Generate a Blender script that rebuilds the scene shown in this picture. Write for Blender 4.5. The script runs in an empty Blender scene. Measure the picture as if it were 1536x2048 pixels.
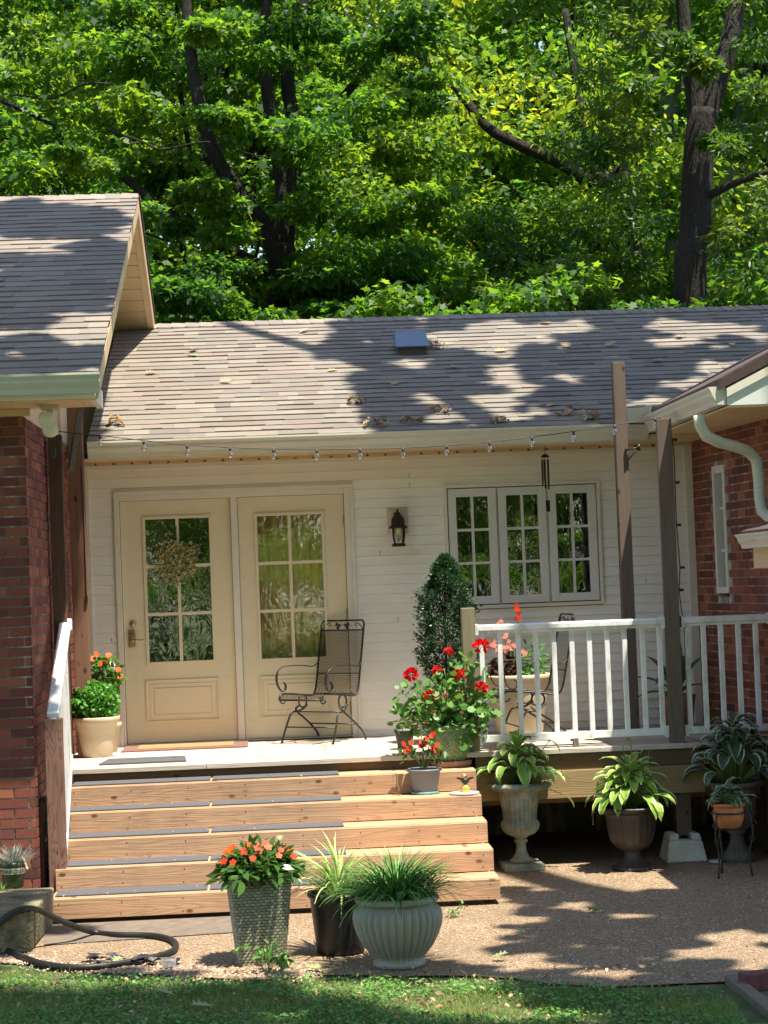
import bpy, math, random
import numpy as np
from mathutils import Vector, Matrix
random.seed(7); rng = np.random.default_rng(7)
R = math.radians
S = bpy.context.scene
# ------------------------------------------------------------------ camera
CAM = np.array([1.2177, -17.1488, 1.3072]); YAW, PIT, ROL, FPX = .057196, .033626, -.038012, 4067.04
def _rot():
    cy, sy, cp, sp = math.cos(YAW), math.sin(YAW), math.cos(PIT), math.sin(PIT)
    f = np.array([sy*cp, cy*cp, sp]); r = np.array([cy, -sy, 0.]); u = np.cross(r, f)
    cr, sr = math.cos(ROL), math.sin(ROL)
    return r*cr+u*sr, u*cr-r*sr, f
CR, CU, CF = _rot()
cd = bpy.data.cameras.new('camera'); cam = bpy.data.objects.new('camera', cd); S.collection.objects.link(cam)
cam.matrix_world = Matrix([[CR[0], CU[0], -CF[0], CAM[0]], [CR[1], CU[1], -CF[1], CAM[1]], [CR[2], CU[2], -CF[2], CAM[2]], [0, 0, 0, 1]])
cd.sensor_fit = 'VERTICAL'; cd.sensor_height = 36; cd.lens = FPX/2048*36; cd.clip_end = 500; cd.clip_start = .1
S.camera = cam; S.render.resolution_x = 768; S.render.resolution_y = 1024
# points of the photograph (1536x2048) measured back onto real planes of the place
def ray(x, y): return CF*FPX+CR*(x-768)-CU*(y-1024)
def atY(x, y, Y): d = ray(x, y); return CAM+d*(Y-CAM[1])/d[1]
def atZ(x, y, Z): d = ray(x, y); return CAM+d*(Z-CAM[2])/d[2]
def atX(x, y, X): d = ray(x, y); return CAM+d*(X-CAM[0])/d[0]
# ------------------------------------------------------------------ light
SUN = np.array([.215, -.235, .948]); SUN /= np.linalg.norm(SUN)
w = bpy.data.worlds.new('World'); S.world = w; w.use_nodes = True
nt = w.node_tree; bg = nt.nodes['Background']; sk = nt.nodes.new('ShaderNodeTexSky'); sk.sky_type = 'NISHITA'; sk.sun_disc = False
sk.sun_elevation = math.asin(SUN[2]); sk.sun_rotation = math.atan2(SUN[0], SUN[1]); bg.inputs[1].default_value = .125
nt.links.new(sk.outputs[0], bg.inputs[0])
sl = bpy.data.lights.new('sun', 'SUN'); sl.energy = 4.6; sl.angle = R(.55); sl.color = (1, .92, .78)
so = bpy.data.objects.new('sun', sl); S.collection.objects.link(so); so.location = (5, -6, 25)
so.rotation_euler = Vector(-SUN).to_track_quat('-Z', 'Y').to_euler()
S.view_settings.view_transform = 'Standard'; S.view_settings.look = 'None'; S.view_settings.gamma = 1; S.view_settings.exposure = 1.4
S.render.engine = 'CYCLES'
S.cycles.max_bounces = 8; S.cycles.transparent_max_bounces = 8
# ------------------------------------------------------------------ materials
def newmat(name):
    m = bpy.data.materials.new(name); m.use_nodes = True; t = m.node_tree; t.nodes.clear()
    o = t.nodes.new('ShaderNodeOutputMaterial'); b = t.nodes.new('ShaderNodeBsdfPrincipled'); t.links.new(b.outputs[0], o.inputs[0])
    return m, t, b, o
def nd(t, kind, **kw):
    n = t.nodes.new('ShaderNode'+kind)
    for k, v in kw.items():
        if k in n.inputs: n.inputs[k].default_value = v
        else: setattr(n, k, v)
    return n
def coords(t, scale=(1, 1, 1), rot=(0, 0, 0)):
    tc = nd(t, 'TexCoord'); mp = nd(t, 'Mapping'); mp.inputs['Scale'].default_value = scale; mp.inputs['Rotation'].default_value = rot
    t.links.new(tc.outputs['Object'], mp.inputs[0]); return mp.outputs[0]
def mixc(t, a, b, fac, mode='MIX'):
    n = nd(t, 'Mix', data_type='RGBA', blend_type=mode)
    for s, v in ((0, fac), (6, a), (7, b)):
        if isinstance(v, (tuple, list)): n.inputs[s].default_value = tuple(v)+(1,)*(4-len(v))
        elif isinstance(v, (int, float)): n.inputs[s].default_value = v
        else: t.links.new(v, n.inputs[s])
    return n.outputs[2]
def ramp(t, inp, stops):
    n = nd(t, 'ValToRGB'); e = n.color_ramp.elements
    while len(e) < len(stops): e.new(.5)
    for i, (p, c) in enumerate(stops):
        e[i].position = p; e[i].color = tuple(c)+(1,) if isinstance(c, (tuple, list)) else (c, c, c, 1)
    t.links.new(inp, n.inputs[0]); return n.outputs[0]
def mat(name, col, rough=.6, var=.25, scale=6, bump=.1, bscale=60, metal=0, attr=False, dirt=None, dscale=2.5, dstops=(.5, .7), stretch=(1, 1, 1), spec=.5, bdist=.01):
    m, t, b, o = newmat(name); v = coords(t, stretch)
    n1 = nd(t, 'TexNoise', Scale=scale, Detail=6, Roughness=.65); t.links.new(v, n1.inputs[0])
    lo = tuple(c*(1-var) for c in col); hi = tuple(min(1, c*(1+var)) for c in col)
    c = ramp(t, n1.outputs[0], [(.3, lo), (.7, hi)])
    if attr:
        a = nd(t, 'Attribute', attribute_name='Col'); c = mixc(t, c, a.outputs[0], 1., 'MULTIPLY')
    if dirt:
        n3 = nd(t, 'TexNoise', Scale=dscale, Detail=8, Roughness=.7); t.links.new(v, n3.inputs[0])
        f = ramp(t, n3.outputs[0], [(dstops[0], 0.), (dstops[1], 1.)]); c = mixc(t, c, dirt, f)
    t.links.new(c, b.inputs['Base Color']); b.inputs['Roughness'].default_value = rough; b.inputs['Metallic'].default_value = metal
    b.inputs['Specular IOR Level'].default_value = spec
    if bump:
        n2 = nd(t, 'TexNoise', Scale=bscale, Detail=4); t.links.new(v, n2.inputs[0])
        bp = nd(t, 'Bump', Strength=bump, Distance=bdist); t.links.new(n2.outputs[0], bp.inputs['Height']); t.links.new(bp.outputs[0], b.inputs['Normal'])
    return m
def wood(name, light, dark, axis=0, rough=.75, knots=True, gs=7., grain=.5, attr=False, stain=None, cath=False):
    m, t, b, o = newmat(name); sc = [gs]*3; sc[axis] = gs*(.17 if cath else .06)
    tc = nd(t, 'TexCoord'); oi = nd(t, 'ObjectInfo'); add = nd(t, 'VectorMath', operation='ADD'); 
    cmb = nd(t, 'CombineXYZ'); mul = nd(t, 'Math', operation='MULTIPLY'); mul.inputs[1].default_value = 37.
    t.links.new(oi.outputs['Random'], mul.inputs[0])
    for i in range(3): t.links.new(mul.outputs[0], cmb.inputs[i])
    t.links.new(tc.outputs['Object'], add.inputs[0]); t.links.new(cmb.outputs[0], add.inputs[1])
    mp = nd(t, 'Mapping'); mp.inputs['Scale'].default_value = sc; t.links.new(add.outputs[0], mp.inputs[0])
    n0 = nd(t, 'TexNoise', Scale=1., Detail=2, Distortion=.3); t.links.new(mp.outputs[0], n0.inputs[0])
    # growth rings: contour lines of a stretched noise
    m1 = nd(t, 'Math', operation='MULTIPLY'); m1.inputs[1].default_value = 20. if not cath else 13.; t.links.new(n0.outputs[0], m1.inputs[0])
    m2 = nd(t, 'Math', operation='FRACT'); t.links.new(m1.outputs[0], m2.inputs[0])
    rings = ramp(t, m2.outputs[0], [(0., 0.), (.5, .2), (.8, 1.), (1., 0.)])
    mp2 = nd(t, 'Mapping'); s2 = [90.]*3; s2[axis] = 3.; mp2.inputs['Scale'].default_value = s2; t.links.new(add.outputs[0], mp2.inputs[0])
    nf = nd(t, 'TexNoise', Scale=1., Detail=4); t.links.new(mp2.outputs[0], nf.inputs[0])
    fib = ramp(t, nf.outputs[0], [(.3, 0.), (.75, 1.)])
    c = mixc(t, light, dark, rings); g = mixc(t, light, c, grain)
    c = mixc(t, g, tuple(x*.72 for x in light), fib)
    big = nd(t, 'TexNoise', Scale=.9, Detail=3); t.links.new(mp.outputs[0], big.inputs[0])
    bf = ramp(t, big.outputs[0], [(.35, 0.), (.7, .55)]); c = mixc(t, c, tuple(x*.62 for x in light), bf)
    if knots:
        mk = nd(t, 'Mapping'); s3 = [9.]*3; s3[axis] = 5.; s3[1] = 0.; mk.inputs['Scale'].default_value = s3; t.links.new(add.outputs[0], mk.inputs[0])
        vo = nd(t, 'TexVoronoi', Scale=1.); t.links.new(mk.outputs[0], vo.inputs[0])
        kf = ramp(t, vo.outputs['Distance'], [(.05, 1.), (.11, .6), (.16, 0.)])
        c = mixc(t, c, tuple(x*.4 for x in dark), kf)
    if stain:
        ns = nd(t, 'TexNoise', Scale=3.5, Detail=7, Roughness=.7); t.links.new(tc.outputs['Object'], ns.inputs[0])
        c = mixc(t, c, stain, ramp(t, ns.outputs[0], [(.5, 0.), (.72, .75)]))
    if attr:
        a = nd(t, 'Attribute', attribute_name='Col'); c = mixc(t, c, a.outputs[0], 1., 'MULTIPLY')
    t.links.new(c, b.inputs['Base Color']); b.inputs['Roughness'].default_value = rough; b.inputs['Specular IOR Level'].default_value = .25
    bp = nd(t, 'Bump', Strength=.35, Distance=.004); mm = mixc(t, fib, rings, .4); t.links.new(mm, bp.inputs['Height']); t.links.new(bp.outputs[0], b.inputs['Normal'])
    return m
def leafmat(name, c1, c2, trans, tf=.45, rough=.5, attr=False, spec=.3, drift=False):
    m, t, b, o = newmat(name)
    g = nd(t, 'NewGeometry'); c = ramp(t, g.outputs['Random Per Island'], [(0., c1), (1., c2)])
    tr = nd(t, 'BsdfTranslucent'); tcx = ramp(t, g.outputs['Random Per Island'], [(0., tuple(x*.6 for x in trans)), (1., trans)])
    if attr:
        a = nd(t, 'Attribute', attribute_name='Col'); c = mixc(t, c, a.outputs[0], 1., 'MULTIPLY'); tcx = mixc(t, tcx, a.outputs[0], 1., 'MULTIPLY')
    if drift:
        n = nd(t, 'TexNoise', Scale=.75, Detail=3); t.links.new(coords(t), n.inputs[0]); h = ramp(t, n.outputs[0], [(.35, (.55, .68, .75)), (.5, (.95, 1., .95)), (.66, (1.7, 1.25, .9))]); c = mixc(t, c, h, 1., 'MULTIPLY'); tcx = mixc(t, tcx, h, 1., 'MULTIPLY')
    t.links.new(c, b.inputs['Base Color']); t.links.new(tcx, tr.inputs[0]); b.inputs['Roughness'].default_value = rough
    b.inputs['Specular IOR Level'].default_value = spec
    mx = nd(t, 'MixShader'); mx.inputs[0].default_value = tf; t.links.new(b.outputs[0], mx.inputs[1]); t.links.new(tr.outputs[0], mx.inputs[2])
    t.links.new(mx.outputs[0], o.inputs[0]); return m
def glassmat(name, refl=.3, wob=.05, ws=9., tint=(1, 1, 1)):
    m, t, b, o = newmat(name); t.nodes.remove(b)
    tr = nd(t, 'BsdfTransparent'); tr.inputs[0].default_value = tint+(1,); gl = nd(t, 'BsdfGlossy', Roughness=.01); gl.inputs[0].default_value = (1, 1, 1, 1)
    lw = nd(t, 'LayerWeight', Blend=.2); mr = nd(t, 'MapRange'); mr.inputs[3].default_value = refl; mr.inputs[4].default_value = 1.; t.links.new(lw.outputs[0], mr.inputs[0])
    if wob:
        v = coords(t, (1, 1, .6)); n = nd(t, 'TexNoise', Scale=ws, Detail=2, Distortion=1.2); t.links.new(v, n.inputs[0])
        bp = nd(t, 'Bump', Strength=1., Distance=wob*.022); t.links.new(n.outputs[0], bp.inputs['Height']); t.links.new(bp.outputs[0], gl.inputs['Normal'])
    mx = nd(t, 'MixShader'); t.links.new(mr.outputs[0], mx.inputs[0]); t.links.new(tr.outputs[0], mx.inputs[1]); t.links.new(gl.outputs[0], mx.inputs[2]); t.links.new(mx.outputs[0], o.inputs[0])
    return m
MT = dict(
 siding=mat('vinyl_siding', (.87, .84, .78), .45, .04, 3, .05, 40, dirt=(.42, .38, .29), dscale=1.8, dstops=(.62, .9), stretch=(1, 1, 2)),
 trim=mat('white_trim', (.72, .68, .60), .45, .06, 5, .04),
 soffit=mat('cream_soffit', (.64, .48, .28), .5, .06, 4, .04, dirt=(.3, .22, .12), dscale=5, dstops=(.66, .8)),
 gutter=mat('cream_gutter', (.66, .62, .50), .4, .06, 4, .03, dirt=(.25, .27, .2), dscale=3, dstops=(.6, .85), stretch=(1, 1, 4)),
 downspout=mat('pale_green_downspout', (.50, .52, .40), .4, .08, 5, .03),
 door=mat('cream_door', (.73, .65, .47), .4, .05, 2, .06, 30, dirt=(.40, .33, .22), dscale=3, dstops=(.62, .95)),
 shingle=mat('asphalt_shingle', (1, 1, 1), .95, .2, 120, .6, 300, attr=True, spec=.1, bdist=.003, dirt=(.13, .115, .10), dscale=1.4, dstops=(.5, 1.1)),
 brick=mat('red_brick', (1, 1, 1), .9, .22, 35, .5, 120, attr=True, spec=.2, bdist=.004),
 mortar=mat('mortar', (.24, .21, .15), .95, .25, 20, .5, 150, dirt=(.62, .60, .54), dscale=2.2, dstops=(.52, .66), stretch=(3, 3, .6)),
 room=mat('dark_room', (.02, .018, .015), .9, .2, 3, 0),
 curtain=mat('brown_curtain', (.60, .42, .17), .9, .35, 3, .1, stretch=(9, 9, .4)),
 deck=wood('weathered_deck', (.62, .54, .45), (.32, .25, .20), 0, stain=(.36, .30, .25), attr=True, grain=.35),
 step=wood('cedar_step_board', (.56, .37, .23), (.28, .11, .05), 0, attr=True, grain=.55, stain=(.30, .20, .14)),
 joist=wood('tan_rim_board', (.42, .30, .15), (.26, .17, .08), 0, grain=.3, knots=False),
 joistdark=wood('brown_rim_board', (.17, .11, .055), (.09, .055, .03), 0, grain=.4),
 post=wood('grey_brown_post', (.185, .14, .11), (.09, .065, .05), 2, grain=.6),
 postred=wood('red_brown_post', (.24, .125, .08), (.10, .045, .03), 2, grain=.7),
 postdark=wood('dark_brown_post', (.13, .075, .05), (.06, .035, .025), 2, grain=.5),
 newel=wood('grained_newel', (.25, .14, .10), (.045, .016, .013), 2, grain=1., gs=10, cath=True, knots=False),
 rail=mat('white_vinyl_rail', (.80, .82, .82), .3, .04, 4, .03, dirt=(.42, .44, .34), dscale=12, dstops=(.5, .74), stretch=(1, 1, .35)),
 iron=mat('black_wrought_iron', (.03, .027, .025), .4, .3, 20, .1, 80, metal=.3),
 bronze=mat('dark_bronze', (.025, .018, .014), .45, .3, 20, .1, metal=.4),
 brass=mat('antique_brass', (.42, .32, .18), .35, .2, 30, .1, metal=.8),
 mat=mat('grey_grit_mat', (.085, .088, .10), .95, .5, 180, .6, 250),
 doormat=mat('tan_door_mat', (.34, .20, .09), .95, .3, 60, .5, 200),
 matedge=mat('red_brown_mat_edge', (.20, .10, .08), .95, .3, 60, .5, 200),
 concrete=mat('mossy_concrete', (.27, .22, .14), .95, .4, 9, 1., 40, dirt=(.06, .065, .03), dscale=4, dstops=(.38, .62), bdist=.02),
 footing=mat('pale_concrete', (.56, .57, .50), .9, .15, 10, .4, 60, dirt=(.2, .22, .14), dscale=8, dstops=(.6, .8)),
 stone=mat('aged_cast_stone', (.36, .36, .28), .9, .25, 12, .5, 70, dirt=(.10, .13, .08), dscale=5, dstops=(.42, .68)),
 plastic=mat('black_plastic', (.022, .020, .020), .4, .2, 10, .03),
 bronzepot=mat('dark_brown_resin', (.055, .042, .036), .45, .2, 10, .05),
 beigepot=mat('beige_resin', (.56, .47, .32), .5, .08, 8, .06, dirt=(.3, .23, .13), dscale=6, dstops=(.6, .8)),
 terrapot=mat('terracotta_orange', (.50, .17, .05), .6, .25, 14, .2, 60, dirt=(.2, .12, .06), dscale=7, dstops=(.55, .75)),
 terra2=mat('terracotta_dull', (.44, .22, .13), .75, .1, 8, .1),
 greypot=mat('blue_grey_plastic', (.16, .18, .21), .45, .08, 8, .03),
 teal=mat('teal_saucer', (.14, .34, .32), .4, .05, 8, .02),
 soil=mat('potting_soil', (.035, .025, .018), 1, .4, 60, 1, 90),
 wicker=mat('green_grey_wicker', (1, 1, 1), .35, .08, 30, .1, attr=True),
 glaze=None, hose=mat('black_rubber_hose', (.012, .012, .012), .5, .3, 6, .05, 60, dirt=(.25, .22, .08), dscale=2.2, dstops=(.62, .72)),
 bark=mat('tree_bark', (.022, .017, .013), .95, .5, 6, 1., 12, stretch=(6, 6, 1), bdist=.04),
 palebark=mat('pale_lichen_bark', (.12, .12, .105), .95, .5, 5, 1., 14, stretch=(4, 4, 1), bdist=.03),
 lamp=mat('pale_lamp_glass', (.62, .62, .48), .25, .06, 5, .02),
 stem=mat('green_stem', (.12, .22, .05), .6, .2, 20, .05),
 label=mat('cream_label', (.55, .53, .36), .6, .1, 20, .05), ink=mat('dark_ink', (.03, .05, .03), .7, .1, 10, 0),
 woodblock=wood('plain_box_wood', (.62, .45, .28), (.42, .26, .14), 0, grain=.3, knots=False),
 disc=mat('stone_disc', (.45, .43, .38), .8, .15, 10, .2), gold=mat('gold_glass', (.75, .52, .10), .25, .1, 10, .02, metal=.5),
 brown=mat('brown_plate', (.08, .05, .045), .6, .2, 20, .1), film=mat('black_ground_film', (.02, .02, .024), .5, .3, 9, .6, 20),
 slab=mat('brown_grey_paving_slab', (.15, .115, .085), .9, .3, 12, .4, 90, dirt=(.13, .11, .09), dscale=2.5, dstops=(.45, .7)),
 timber=wood('grey_landscape_timber', (.20, .17, .12), (.11, .09, .06), 0, grain=.4),
 redblock=mat('red_paver', (.13, .045, .04), .9, .25, 20, .4, 60), ridge=mat('ridge_shingle', (1, 1, 1), .95, .15, 200, .4, 300, attr=True, spec=.1),
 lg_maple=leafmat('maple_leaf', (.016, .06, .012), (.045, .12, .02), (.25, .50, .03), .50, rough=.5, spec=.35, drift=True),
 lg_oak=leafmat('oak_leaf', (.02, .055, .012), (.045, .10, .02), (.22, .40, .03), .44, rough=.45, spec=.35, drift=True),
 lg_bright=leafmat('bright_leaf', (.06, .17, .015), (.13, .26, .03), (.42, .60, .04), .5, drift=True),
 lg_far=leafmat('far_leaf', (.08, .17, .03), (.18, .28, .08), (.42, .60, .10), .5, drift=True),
 hosta=leafmat('hosta_leaf', (.9, .9, .9), (1, 1, 1), (1, 1, 1), .3, .38, attr=True),
 box=leafmat('box_leaf', (.015, .045, .02), (.03, .085, .03), (.06, .16, .04), .25, .35),
 herb=leafmat('herb_leaf', (.06, .22, .03), (.13, .36, .06), (.20, .50, .06), .35, .4),
 imp=leafmat('impatiens_leaf', (.05, .16, .03), (.12, .28, .05), (.25, .45, .05), .35, .35),
 impdark=leafmat('dark_impatiens_leaf', (.03, .075, .02), (.07, .16, .03), (.15, .3, .04), .3, .3),
 ger=leafmat('geranium_leaf', (.06, .17, .035), (.15, .32, .07), (.22, .42, .06), .35, .45),
 lav=leafmat('lavender_leaf', (.22, .27, .24), (.38, .42, .38), (.3, .36, .3), .2, .7),
 red=leafmat('red_petal', (.55, .004, .008), (.70, .01, .012), (.7, .01, .01), .3, .5),
 orange=leafmat('orange_petal', (.72, .07, .003), (.80, .13, .006), (.8, .12, .01), .35, .5),
 redor=leafmat('red_orange_petal', (.66, .022, .004), (.75, .05, .006), (.8, .05, .01), .35, .5),
 pink=leafmat('pink_petal', (.72, .16, .14), (.85, .35, .28), (.9, .3, .25), .35, .5),
 dry=leafmat('dry_leaf', (.30, .17, .08), (.52, .38, .22), (.3, .2, .1), .15, .8),
 green_fallen=leafmat('fallen_green_leaf', (.18, .24, .09), (.34, .40, .2), (.3, .35, .1), .2, .6),
 grass=leafmat('grass_blade', (.10, .20, .03), (.28, .34, .09), (.30, .45, .06), .35, .5),
 clover=leafmat('clover_leaf', (.07, .19, .04), (.16, .32, .08), (.2, .42, .08), .3, .5),
 wreathl=leafmat('wreath_leaf', (.9, .9, .9), (1, 1, 1), (1, 1, 1), .15, .4, attr=True),
 pane=glassmat('old_pane', .17, .05, 9), pane2=glassmat('window_pane', .13, .03, 8), bulb=glassmat('bulb_glass', .25, 0, tint=(.9, .88, .82)), chime=mat('chime_metal', (.03, .025, .02), .4, .2, 10, 0, metal=.5))
def glaze():
    m, t, b, o = newmat('green_mottled_glaze'); v = coords(t, (1, 1, 1))
    vo = nd(t, 'TexVoronoi', Scale=95., feature='DISTANCE_TO_EDGE'); n = nd(t, 'TexNoise', Scale=30., Detail=2); t.links.new(v, n.inputs[0])
    mv = nd(t, 'VectorMath', operation='ADD'); t.links.new(v, mv.inputs[0]); sc = nd(t, 'VectorMath', operation='SCALE'); sc.inputs[3].default_value = .03
    t.links.new(n.outputs[1], sc.inputs[0]); t.links.new(sc.outputs[0], mv.inputs[1]); t.links.new(mv.outputs[0], vo.inputs[0])
    c = ramp(t, vo.outputs['Distance'], [(.1, (.07, .15, .06)), (.22, (.30, .42, .22))]); t.links.new(c, b.inputs['Base Color']); b.inputs['Roughness'].default_value = .3; return m
MT['glaze'] = glaze()
# ------------------------------------------------------------------ builders
LINK = S.collection.objects.link
def wl(o):
    v = Vector((0, 0, 0))
    while o: v += o.location; o = o.parent
    return np.array(v)
def tag(o, label=None, cat=None, group=None, kind=None):
    for k, v in (('label', label), ('category', cat), ('group', group), ('kind', kind)):
        if v: o[k] = v
    return o
def thing(name, label, cat, loc=(0, 0, 0), group=None):
    o = bpy.data.objects.new(name, None); o.empty_display_size = .2; LINK(o); o.location = Vector([float(a) for a in loc]); return tag(o, label, cat, group)
class MB:
    def __init__(s): s.v = []; s.f = []; s.c = []; s.col = (1, 1, 1); s.sm = []; s.smooth = False
    def face(s, idx): s.f.append(tuple(idx)); s.c.append(s.col); s.sm.append(s.smooth)
    def quad(s, a, b, c, d):
        n = len(s.v); s.v += [tuple(a), tuple(b), tuple(c), tuple(d)]; s.face((n, n+1, n+2, n+3))
    def poly(s, pts): n = len(s.v); s.v += [tuple(p) for p in pts]; s.face(range(n, n+len(pts)))
    def hexa(s, p):   # 8 corners: bottom 4 ccw, top 4 ccw
        n = len(s.v); s.v += [tuple(q) for q in p]
        for q in ((3, 2, 1, 0), (4, 5, 6, 7), (0, 1, 5, 4), (1, 2, 6, 5), (2, 3, 7, 6), (3, 0, 4, 7)): s.face([n+i for i in q])
    def box(s, x0, x1, y0, y1, z0, z1): s.hexa([(x0, y0, z0), (x1, y0, z0), (x1, y1, z0), (x0, y1, z0), (x0, y0, z1), (x1, y0, z1), (x1, y1, z1), (x0, y1, z1)])
    def cbox(s, c, sx, sy, sz, rz=0):
        ca, sa = math.cos(rz), math.sin(rz); P = []
        for z in (-sz/2, sz/2):
            for x, y in ((-sx/2, -sy/2), (sx/2, -sy/2), (sx/2, sy/2), (-sx/2, sy/2)): P.append((c[0]+x*ca-y*sa, c[1]+x*sa+y*ca, c[2]+z))
        s.hexa(P)
    def bar(s, a, b, w, h, up=(0, 0, 1)):
        a = Vector(a); b = Vector(b); d = (b-a).normalized(); sd = d.cross(Vector(up))
        if sd.length < 1e-4: sd = d.cross(Vector((0, 1, 0)))
        sd.normalize(); u2 = sd.cross(d); sd *= w/2; u2 *= h/2
        s.hexa([a-sd-u2, a+sd-u2, b+sd-u2, b-sd-u2, a-sd+u2, a+sd+u2, b+sd+u2, b-sd+u2])
    def tube(s, pts, r, n=8, closed=False, cap=True, flat=None):
        pts = [Vector([float(q) for q in p]) for p in pts]; rr = r if hasattr(r, '__len__') else [r]*len(pts); base = len(s.v); m = len(pts); sm = s.smooth; s.smooth = True
        up = None
        for i, p in enumerate(pts):
            if closed: d = pts[(i+1) % m]-pts[i-1]
            else: d = pts[min(i+1, m-1)]-pts[max(i-1, 0)]
            d.normalize()
            if up is None: up = d.orthogonal().normalized() if flat is None else Vector(flat)
            a = up-d*up.dot(d); 
            if a.length < 1e-5: a = d.orthogonal()
            a.normalize(); up = a; b = d.cross(a)
            for k in range(n):
                t = 2*math.pi*k/n; s.v.append(tuple(p+a*(rr[i]*math.cos(t)*(1 if flat is None else .3))+b*(rr[i]*math.sin(t))))
        for i in range(m if closed else m-1):
            j = (i+1) % m
            for k in range(n): k2 = (k+1) % n; s.face((base+i*n+k, base+i*n+k2, base+j*n+k2, base+j*n+k))
        if cap and not closed: s.face([base+k for k in range(n)][::-1]); s.face([base+(m-1)*n+k for k in range(n)])
        s.smooth = sm
    def lathe(s, prof, c=(0, 0, 0), n=40, flute=None, sq=0):
        base = len(s.v); sm = s.smooth; s.smooth = True
        for (r, z) in prof:
            for k in range(n):
                t = 2*math.pi*k/n; q = r
                if flute and flute[2] <= z <= flute[3]: q = r*(1+flute[1]*abs(math.sin(flute[0]*t/2))-flute[1]*.5)
                if sq:
                    ct, st = abs(math.cos(t)), abs(math.sin(t)); q = r/((ct**sq+st**sq)**(1/sq))
                s.v.append((c[0]+q*math.cos(t), c[1]+q*math.sin(t), c[2]+z))
        for i in range(len(prof)-1):
            for k in range(n): k2 = (k+1) % n; s.face((base+i*n+k, base+i*n+k2, base+(i+1)*n+k2, base+(i+1)*n+k))
        s.smooth = sm
    def disc(s, c, r, n=24): s.poly([(c[0]+r*math.cos(2*math.pi*k/n), c[1]+r*math.sin(2*math.pi*k/n), c[2]) for k in range(n)])
    def prism(s, prof, x0, x1):   # (y,z) profile swept along x
        n = len(s.v); m = len(prof)
        s.v += [(x0, p[0], p[1]) for p in prof]+[(x1, p[0], p[1]) for p in prof]
        for i in range(m): j = (i+1) % m; s.face((n+i, n+j, n+m+j, n+m+i))
        s.face(range(n+m-1, n-1, -1)); s.face(range(n+m, n+2*m))
    def build(s, name, m, parent=None, bevel=0, local=False):
        me = bpy.data.meshes.new(name); off = wl(parent) if (parent and not local) else np.zeros(3)
        V = np.array(s.v, float)-off; me.from_pydata(V.tolist(), [], s.f)
        if any(c != (1, 1, 1) for c in s.c):
            a = me.color_attributes.new('Col', 'FLOAT_COLOR', 'CORNER'); L = [len(f) for f in s.f]
            C = np.repeat(np.array([tuple(c)+(1,) for c in s.c], np.float32), L, axis=0); a.data.foreach_set('color', C.ravel())
        elif True:
            a = me.color_attributes.new('Col', 'FLOAT_COLOR', 'CORNER'); a.data.foreach_set('color', np.ones(sum(len(f) for f in s.f)*4, np.float32))
        me.polygons.foreach_set('use_smooth', s.sm)
        me.materials.append(MT[m] if isinstance(m, str) else m); me.update(); me.validate()
        o = bpy.data.objects.new(name, me); LINK(o)
        if parent: o.parent = parent
        if bevel:
            b = o.modifiers.new('bevel', 'BEVEL'); b.width = bevel; b.segments = 2; b.limit_method = 'ANGLE'
        return o
def copy_tree(o, parent=None):
    c = o.copy(); LINK(c); c.parent = parent
    for ch in o.children: copy_tree(ch, c)
    return c
TPL = dict(scal=[(0, 0), (-.08, .2), (.0, .42), (.2, .46), (.38, .58), (.58, .48), (.8, .46), (.86, .22), (1, 0), (.86, -.22), (.8, -.46), (.58, -.48), (.38, -.58), (.2, -.46), (.0, -.42), (-.08, -.2)],
           maple=[(0, 0), (.05, .28), (.3, .24), (.42, .52), (.58, .2), (1, 0), (.58, -.2), (.42, -.52), (.3, -.24), (.05, -.28)],
           oval=[(0, 0), (.28, .2), (.62, .2), (1, 0), (.62, -.2), (.28, -.2)], long=[(0, 0), (.3, .12), (.65, .11), (1, 0), (.65, -.11), (.3, -.12)],
           tri=[(0, .05), (.5, .04), (1, 0), (.5, -.04), (0, -.05)], round=[(0, 0), (.05, .35), (.4, .55), (.8, .42), (1, 0), (.8, -.42), (.4, -.55), (.05, -.35)],
           petal=[(0, .06), (.5, .36), (.9, .3), (1, 0), (.9, -.3), (.5, -.36), (0, -.06)],
           oak=[(0, 0), (.15, .12), (.22, .3), (.32, .12), (.45, .4), (.55, .14), (.72, .32), (.8, .1), (1, 0), (.8, -.1), (.72, -.32), (.55, -.14), (.45, -.4), (.32, -.12), (.22, -.3), (.15, -.12)])
def leafgeo(C, D, N, Sz, tpl, droop=.18, fold=.15):
    T = np.array(TPL[tpl]); k = len(T); C = np.asarray(C, float); n = len(C)
    D = D/np.linalg.norm(D, axis=1)[:, None]; N = N-D*(N*D).sum(1)[:, None]; N /= np.linalg.norm(N, axis=1)[:, None]+1e-9; B = np.cross(N, D)
    Sz = np.broadcast_to(np.asarray(Sz, float), (n,))[:, None, None]
    z = -droop*T[:, 0]**2+fold*np.abs(T[:, 1])
    return (C[:, None]+Sz*(T[None, :, 0, None]*D[:, None]+T[None, :, 1, None]*B[:, None]+z[None, :, None]*N[:, None])).reshape(-1, 3), k
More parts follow.
